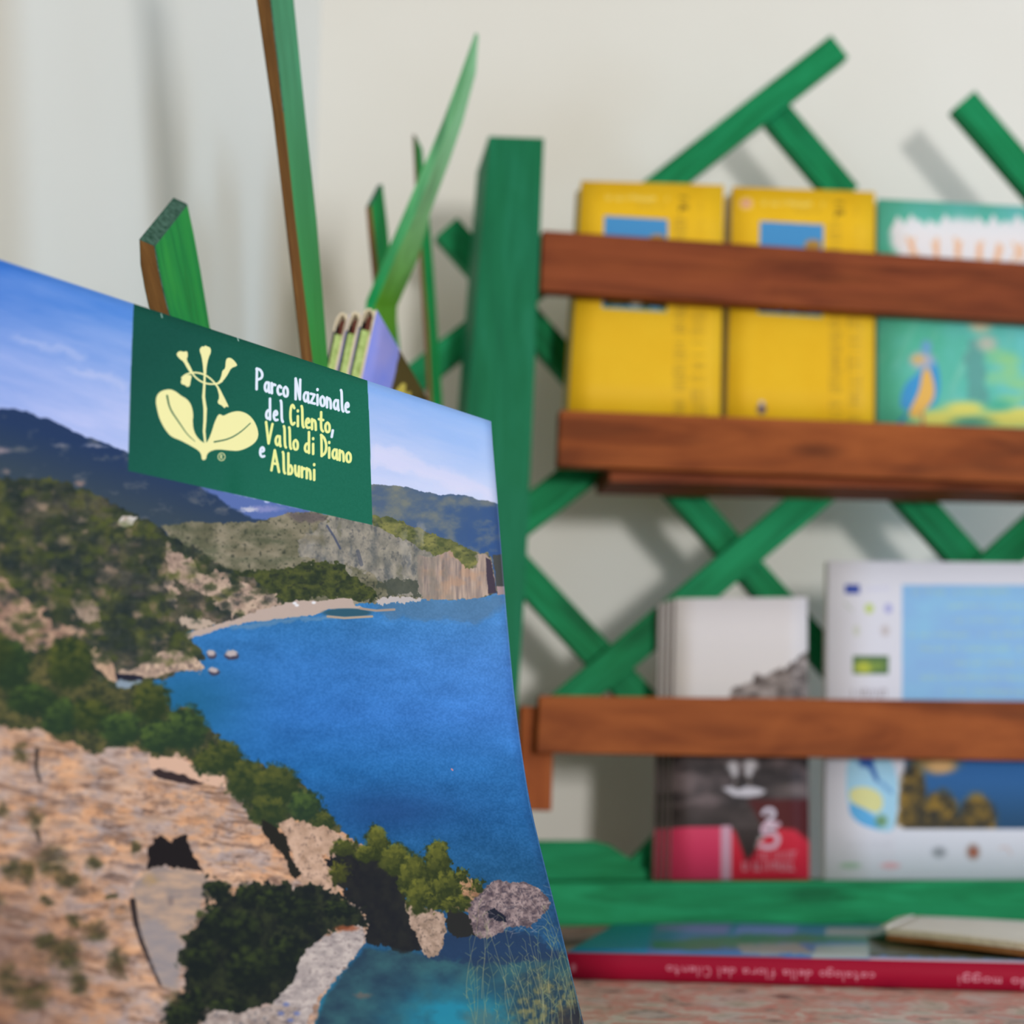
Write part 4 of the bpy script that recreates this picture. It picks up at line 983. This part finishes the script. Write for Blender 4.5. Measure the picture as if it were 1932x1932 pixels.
    for i in range(46):
        x = r.uniform(880, 1100) if i % 2 else r.uniform(990, 1110); y = r.uniform(1880, 1960); L = r.uniform(60, 190); pts = [(x, y)]
        a = r.uniform(-.25, .2)
        for q in range(6):
            x += math.sin(a) * L / 6; y -= L / 6; a += r.uniform(-.16, .16); pts.append((x, y))
            if q > 1:
                b_ = r.choice((-1, 1)); sub.line([(x, y), (x + b_ * r.uniform(4, 11), y - r.uniform(4, 12))], .9, (150, 156, 112), .65)
        sub.line(pts, 1.2, r.choice([(146, 152, 116), (122, 140, 112), (168, 160, 120)]), .6, .7)
    for i in range(55):
        x = r.uniform(900, 1035); y = r.uniform(1668, 1760); a = r.uniform(0, 3.1)
        sub.line([(x, y), (x + 16 * math.cos(a), y + 12 * math.sin(a))], .9, (190, 176, 170), .5)
    cv.line([(852, 1451), (854, 1453)], 3, (216, 140, 150), .9)
    # soft focus of the print grain
    cv.rgb[...] = blur(cv.rgb, 1)
    # ---------------- green logo panel
    s = cv.win(225, 560, 720, 1005)
    gp = [(252.5, 570), (692, 700), (697, 800), (702.5, 990.5), (470, 938), (241.5, 888), (247, 700)]
    s.poly(gp, None, soft=.6, tex=lambda c: lerp(lerp(C3(26, 84, 72), C3(32, 108, 86), np.clip((c.X[..., None] - 250) / 500 + (c.Y[..., None] - 700) / 500, 0, 1)), C3(16, 96, 72), .5 * np.exp(-((c.X[..., None] - 442) / 16) ** 2) * np.clip((c.Y[..., None] - 840) / 80, 0, 1)) + (vnoise(c.X / 2, c.Y / 2, 3)[..., None] - .5) * .02)  # narrow vertical band paints the fold's shading into the panel green
    z = lambda L: [(240 + x / 4.025, 560 + y / 4.025) for x, y in L]
    YC = (238, 234, 172)
    s.poly(smooth(z([(215, 790), (228, 738), (270, 708), (330, 700), (375, 722), (410, 752), (450, 772), (485, 815), (502, 880), (498, 950), (502, 1000), (520, 1050), (555, 1092), (590, 1112), (612, 1098), (640, 1030), (660, 960), (690, 892), (712, 892), (728, 906), (780, 878), (850, 864), (920, 890), (972, 950), (1000, 1035), (985, 1095), (930, 1140), (850, 1172), (780, 1168), (690, 1158), (640, 1168), (605, 1194), (600, 1238), (566, 1242), (562, 1195), (540, 1165), (480, 1130), (400, 1088), (335, 1065), (288, 1010), (245, 930), (225, 850)]), 2), YC, soft=.4)
    s.line(z([(590, 560), (586, 660), (580, 760), (592, 850)]), 3.6, YC, 1, 6.6); s.line(z([(592, 850), (590, 940), (584, 1020), (592, 1100)]), 6.6, YC, 1, 4.5)
    s.line(smooth_open(z([(303, 752), (322, 850), (395, 955), (455, 1045), (515, 1098)])), 3.6, (30, 92, 70), 1, .8)
    s.line(smooth_open(z([(935, 960), (860, 1030), (770, 1082), (662, 1102)])), 1.4, (30, 92, 70), 1, 2.8)
    for L in ([(550, 395), (568, 374), (582, 380), (592, 368), (610, 378), (632, 384), (638, 420), (618, 462), (603, 530), (600, 600), (580, 600), (575, 520), (564, 450), (550, 412)],
              [(372, 438), (384, 420), (402, 410), (430, 418), (456, 410), (462, 448), (450, 478), (475, 520), (502, 575), (480, 582), (450, 535), (428, 492), (398, 472)],
              [(405, 640), (425, 605), (468, 590), (492, 598), (482, 640), (476, 682), (450, 685), (440, 670), (412, 665)],
              [(670, 652), (700, 690), (735, 760), (776, 842), (752, 832), (738, 848), (722, 828), (690, 812), (686, 795), (700, 765), (690, 715)],
              [(655, 668), (700, 640), (715, 600), (722, 560), (745, 545), (748, 478), (768, 460), (800, 470), (838, 516), (828, 528), (788, 542), (765, 590), (728, 640), (690, 668)]):
        s.poly(smooth(z(L), 1), YC, soft=.4)
    s.line(smooth_open(z([(482, 560), (510, 605), (560, 645), (620, 664), (690, 660), (720, 640)])), 3.4, YC); s.line(smooth_open(z([(415, 615), (450, 585), (520, 572), (590, 590), (650, 635), (690, 690)])), 3.4, YC)
    s.line([(418 + 6.6 * math.cos(a / 8 * 3.1416), 861.8 + 7.2 * math.sin(a / 8 * 3.1416)) for a in range(17)], 1.5, YC)
    letters(s, [('R', 415.5, 420.5)], lambda x: 865.5, 3.6, 1.4, YC)
    def row(txt, x0s, bl, slope, col, xb):
        it = [(ch, 240 + a / 4.025, 240 + b_ / 4.025) for ch, a, b_ in x0s]
        letters(s, it, lambda x: 560 + bl / 4.025 + (x - (240 + xb / 4.025)) * slope, 18.6, 5.1, col)
    WH = (226, 234, 250); YT = (236, 238, 156)
    row('', [('P', 980, 1030), ('a', 1042, 1080), ('r', 1092, 1126), ('c', 1138, 1172), ('o', 1184, 1222), ('N', 1275, 1318), ('a', 1338, 1378), ('z', 1390, 1426), ('i', 1434, 1456), ('o', 1464, 1502), ('n', 1514, 1550), ('a', 1566, 1606), ('l', 1612, 1650), ('e', 1654, 1686)], 702, .257, WH, 985)
    row('', [('d', 1052, 1088), ('e', 1110, 1144), ('l', 1156, 1190)], 928, .18, WH, 1065)
    row('', [('C', 1236, 1272), ('i', 1284, 1308), ('l', 1314, 1348), ('e', 1354, 1388), ('n', 1400, 1436), ('t', 1452, 1490), ('o', 1502, 1540)], 972, .21, YT, 1250)
    row('', [(',', 1545, 1572)], 1026, 0, WH, 1550)
    row('', [('V', 1052, 1106), ('a', 1124, 1164), ('l', 1180, 1214), ('l', 1220, 1252), ('o', 1260, 1298), ('d', 1346, 1384), ('i', 1400, 1424), ('D', 1470, 1516), ('i', 1522, 1546), ('a', 1556, 1596), ('n', 1610, 1648), ('o', 1662, 1700)], 1112, .236, YT, 1070)
    row('', [('e', 1006, 1044)], 1216, .1, WH, 1025)
    row('', [('A', 1092, 1156), ('l', 1172, 1206), ('b', 1220, 1256), ('u', 1272, 1308), ('r', 1322, 1350), ('n', 1360, 1396), ('i', 1408, 1432)], 1318, .225, YT, 1100)
    s.line([(304, 592), (306, 599)], 2, (170, 200, 190), .9); s.line([(447, 634), (450, 643)], 2, (190, 215, 205), .9)
    # pale worn line of the cut edges
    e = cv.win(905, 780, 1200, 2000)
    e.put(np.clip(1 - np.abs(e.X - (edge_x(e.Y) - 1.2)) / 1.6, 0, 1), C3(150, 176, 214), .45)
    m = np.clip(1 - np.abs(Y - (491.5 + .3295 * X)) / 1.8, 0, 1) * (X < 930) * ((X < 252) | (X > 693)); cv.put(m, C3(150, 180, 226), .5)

TW, TH = 1500, 1750
U, V = np.meshgrid((np.arange(TW) + .5) / TW, (np.arange(TH) + .5) / TH)
PX, PY = project_np(surf_np(U, V))
cvb = Canvas(PX.astype(np.float32), PY.astype(np.float32)); brochure_paint(cvb)
cvb.rgb[...] = np.clip(cvb.rgb * .98 - .030, 0, 1)
bro_mat = print_mat('coast_print', to_image('coast_print', cvb.rgb), rough=.5, spec=.05)
bro = empty('brochure', base_pt(.5, 1), 'large glossy brochure with a coastal cliff photograph and green park logo panel', 'brochure')
def bro_disp(off):
    def f(u, v, p):
        q = surf_np(np.array([u]), np.array([v]))[0]
        return Vector(q) - NPl * off
    return f
cor = (base_pt(0, 0), base_pt(1, 0), base_pt(1, 1), base_pt(0, 1))
sheet_mesh('front_cover', cor, -NPl * .00035, bro_mat, PAPER, bro, 40, 60, bro_disp(0))
sheet_mesh('inner_pages', cor, -NPl * .0008, PAPER, PAPER, bro, 40, 60, lambda u, v, p: bro_disp(.0005)(u, v, p) )
sheet_mesh('back_cover', cor, -NPl * .00035, PAPER, PAPER, bro, 40, 60, bro_disp(.0015))

# ================================================================== CATALOGUE LYING ON THE COUNTER
zt = TABLE + .0005
FL = flat(1068, 1846, zt); FRd = (flat(1932, 1870, zt) - FL); FRd.normalize()
BK = Vector((-FRd.y, FRd.x, 0))
CL, CD, CT = .30, .195, .0125
cat = empty('catalogue', FL + FRd * CL / 2 + BK * CD / 2, 'thick catalogue with crimson spine and blue cover lying flat on the granite counter', 'book')
cu = Vector((0, 0, 1))
def cat_paint(cv):
    X, Y = cv.X, cv.Y
    n = fbm(X / 60, Y / 10, 1, 4)[..., None]
    cv.fill(lerp(C3(60, 120, 176), C3(104, 132, 196), n))
    cv.poly([(1000, 1700), (1240, 1700), (1220, 1800), (1000, 1800)], (40, 140, 190), soft=4)
    cv.poly([(1245, 1736), (1385, 1740), (1370, 1762), (1235, 1756)], (142, 124, 206), soft=3); cv.poly([(1395, 1742), (1510, 1746), (1495, 1764), (1385, 1762)], (130, 136, 220), soft=3)
    cv.poly([(1230, 1776), (1300, 1772), (1420, 1762), (1700, 1766), (1700, 1776), (1500, 1778), (1300, 1792), (1235, 1790)], (70, 128, 108), wob=3, ws=18, soft=3)
    cv.poly([(1390, 1782), (1500, 1780), (1540, 1800), (1400, 1800)], (158, 160, 160), soft=3, wob=3)
    cv.poly([(1560, 1750), (1700, 1752), (1700, 1768), (1555, 1764)], (184, 176, 192), soft=3); cv.poly([(1540, 1784), (1640, 1782), (1640, 1808), (1530, 1808)], (170, 180, 180), soft=3)
    cv.poly([(1640, 1770), (2100, 1776), (2100, 1812), (1640, 1804)], (76, 78, 52), wob=3, soft=3)
    cv.poly([(1000, 1796), (1230, 1800), (1480, 1806), (1480, 1815), (1000, 1812)], (128, 92, 82), soft=3)
    cv.poly([(1075, 1800), (1132, 1800), (1132, 1808), (1075, 1806)], (186, 176, 150), soft=2)
    cv.poly([(1640, 1806), (1900, 1812), (2100, 1816), (2100, 1834), (1640, 1824)], (196, 172, 190), soft=3); cv.poly([(1150, 1806), (1200, 1800), (1300, 1812), (1240, 1818)], (90, 112, 170), soft=3)
TLc = FL + BK * CD + cu * CT; TRc2 = TLc + FRd * CL; BRc = FL + FRd * CL + cu * CT; BLc = FL + cu * CT
cm = print_mat('catalogue_print', quad_print('catalogue_print', (TLc, TRc2, BRc, BLc), 900, 500, cat_paint), rough=.3)
sheet_mesh('front_cover', (TLc, TRc2, BRc, BLc), -cu * .0008, cm, RED, cat)
def spine_paint(cv):
    cv.fill(C3(158, 20, 52))
    def up_txt(txt, xr, wid, b0, sl, xh, wd, col):
        # upside-down title, read from the right
        x = xr
        for ch in txt:
            if ch == ' ': x -= wid * .8; continue
            wch = wid * (.5 if ch in 'il' else 1)
            for st in GL[ch]:
                pts = []
                for p in st:
                    gx = x - wch * p[0] * .8; pts.append((gx, b0 + (gx - 1060) * sl + p[1] * xh))
                cv.line(pts, wd, col, .85)
            x -= wch
    up_txt('catalogo della flora del Cilento', 1651, 14.3, 1815.5, .0345, 8.3, 2.4, (214, 160, 176))
    up_txt('guido moggi', 1990, 19, 1816.5, .0345, 9, 2.6, (216, 166, 182))
    cv.ell(1082, 1826, 5, 8, (196, 120, 140), .4)
so = -BK * .0006
spn = print_mat('spine_print', quad_print('spine_print', (BLc + so, BRc + so, FL + FRd * CL + so, FL + so), 1400, 64, spine_paint), rough=.35)
sheet_mesh('spine', (BLc + so, BRc + so, FL + FRd * CL + so, FL + so), BK * .0006, spn, RED, cat, 10, 2)
pg = [FL + FRd * .001 + BK * .0008 + cu * (CT - .0009), FL + FRd * (CL - .001) + BK * .0008 + cu * (CT - .0009), FL + FRd * (CL - .001) + BK * (CD - .002) + cu * (CT - .0009), FL + FRd * .001 + BK * (CD - .002) + cu * (CT - .0009)]
prism('page_block', pg, -cu * (CT - .0018), [PAGES], cat, bevel=0)
prism('back_cover', [FL + cu * .0008, FL + FRd * CL + cu * .0008, FL + FRd * CL + BK * CD + cu * .0008, FL + BK * CD + cu * .0008], -cu * .0008, [RED], cat, bevel=0)

# soft-cover booklet lying on the catalogue, its pages bowed up
zb = TABLE + CT + .0006
bl_ = empty('open_booklet', flat(1850, 1775, zb), 'white-paged booklet with brown cover lying bowed on top of the catalogue', 'booklet')
zb2 = zb + .0075
q = [flat(1672, 1752, zb2), flat(2060, 1797, zb2), flat(2060, 1747, zb2), flat(1725, 1728, zb2)]
def bow(h0, h1):
    def f(u, v, p):
        return p + Vector((0, 0, h0 + h1 * math.sin(math.pi * min(1, u * 1.0)) * .6))
    return f
TLb, TRb, BRb, BLb = q[3], q[2], q[1], q[0]
sheet_mesh('page_stack', (TLb, TRb, BRb, BLb), -cu * .003, PAPER, PAGES, bl_, 16, 6, bow(.0, .001))
sheet_mesh('cover', (TLb, TRb, BRb, BLb), -cu * .0028, BRN, BRN, bl_, 16, 6, bow(-.0031, .001))
# turned-back leaf curling out on the left
TL2 = flat(1690, 1726, zb2); BL2 = flat(1634, 1742, zb2)
sheet_mesh('loose_page', (TL2, TLb, BLb, BL2), -cu * .0006, PAPER, PAPER, bl_, 10, 6,
           lambda u, v, p: p + Vector((0, 0, .0004 - .0066 * (1 - u) ** 1.6 * (.35 + .65 * v))))
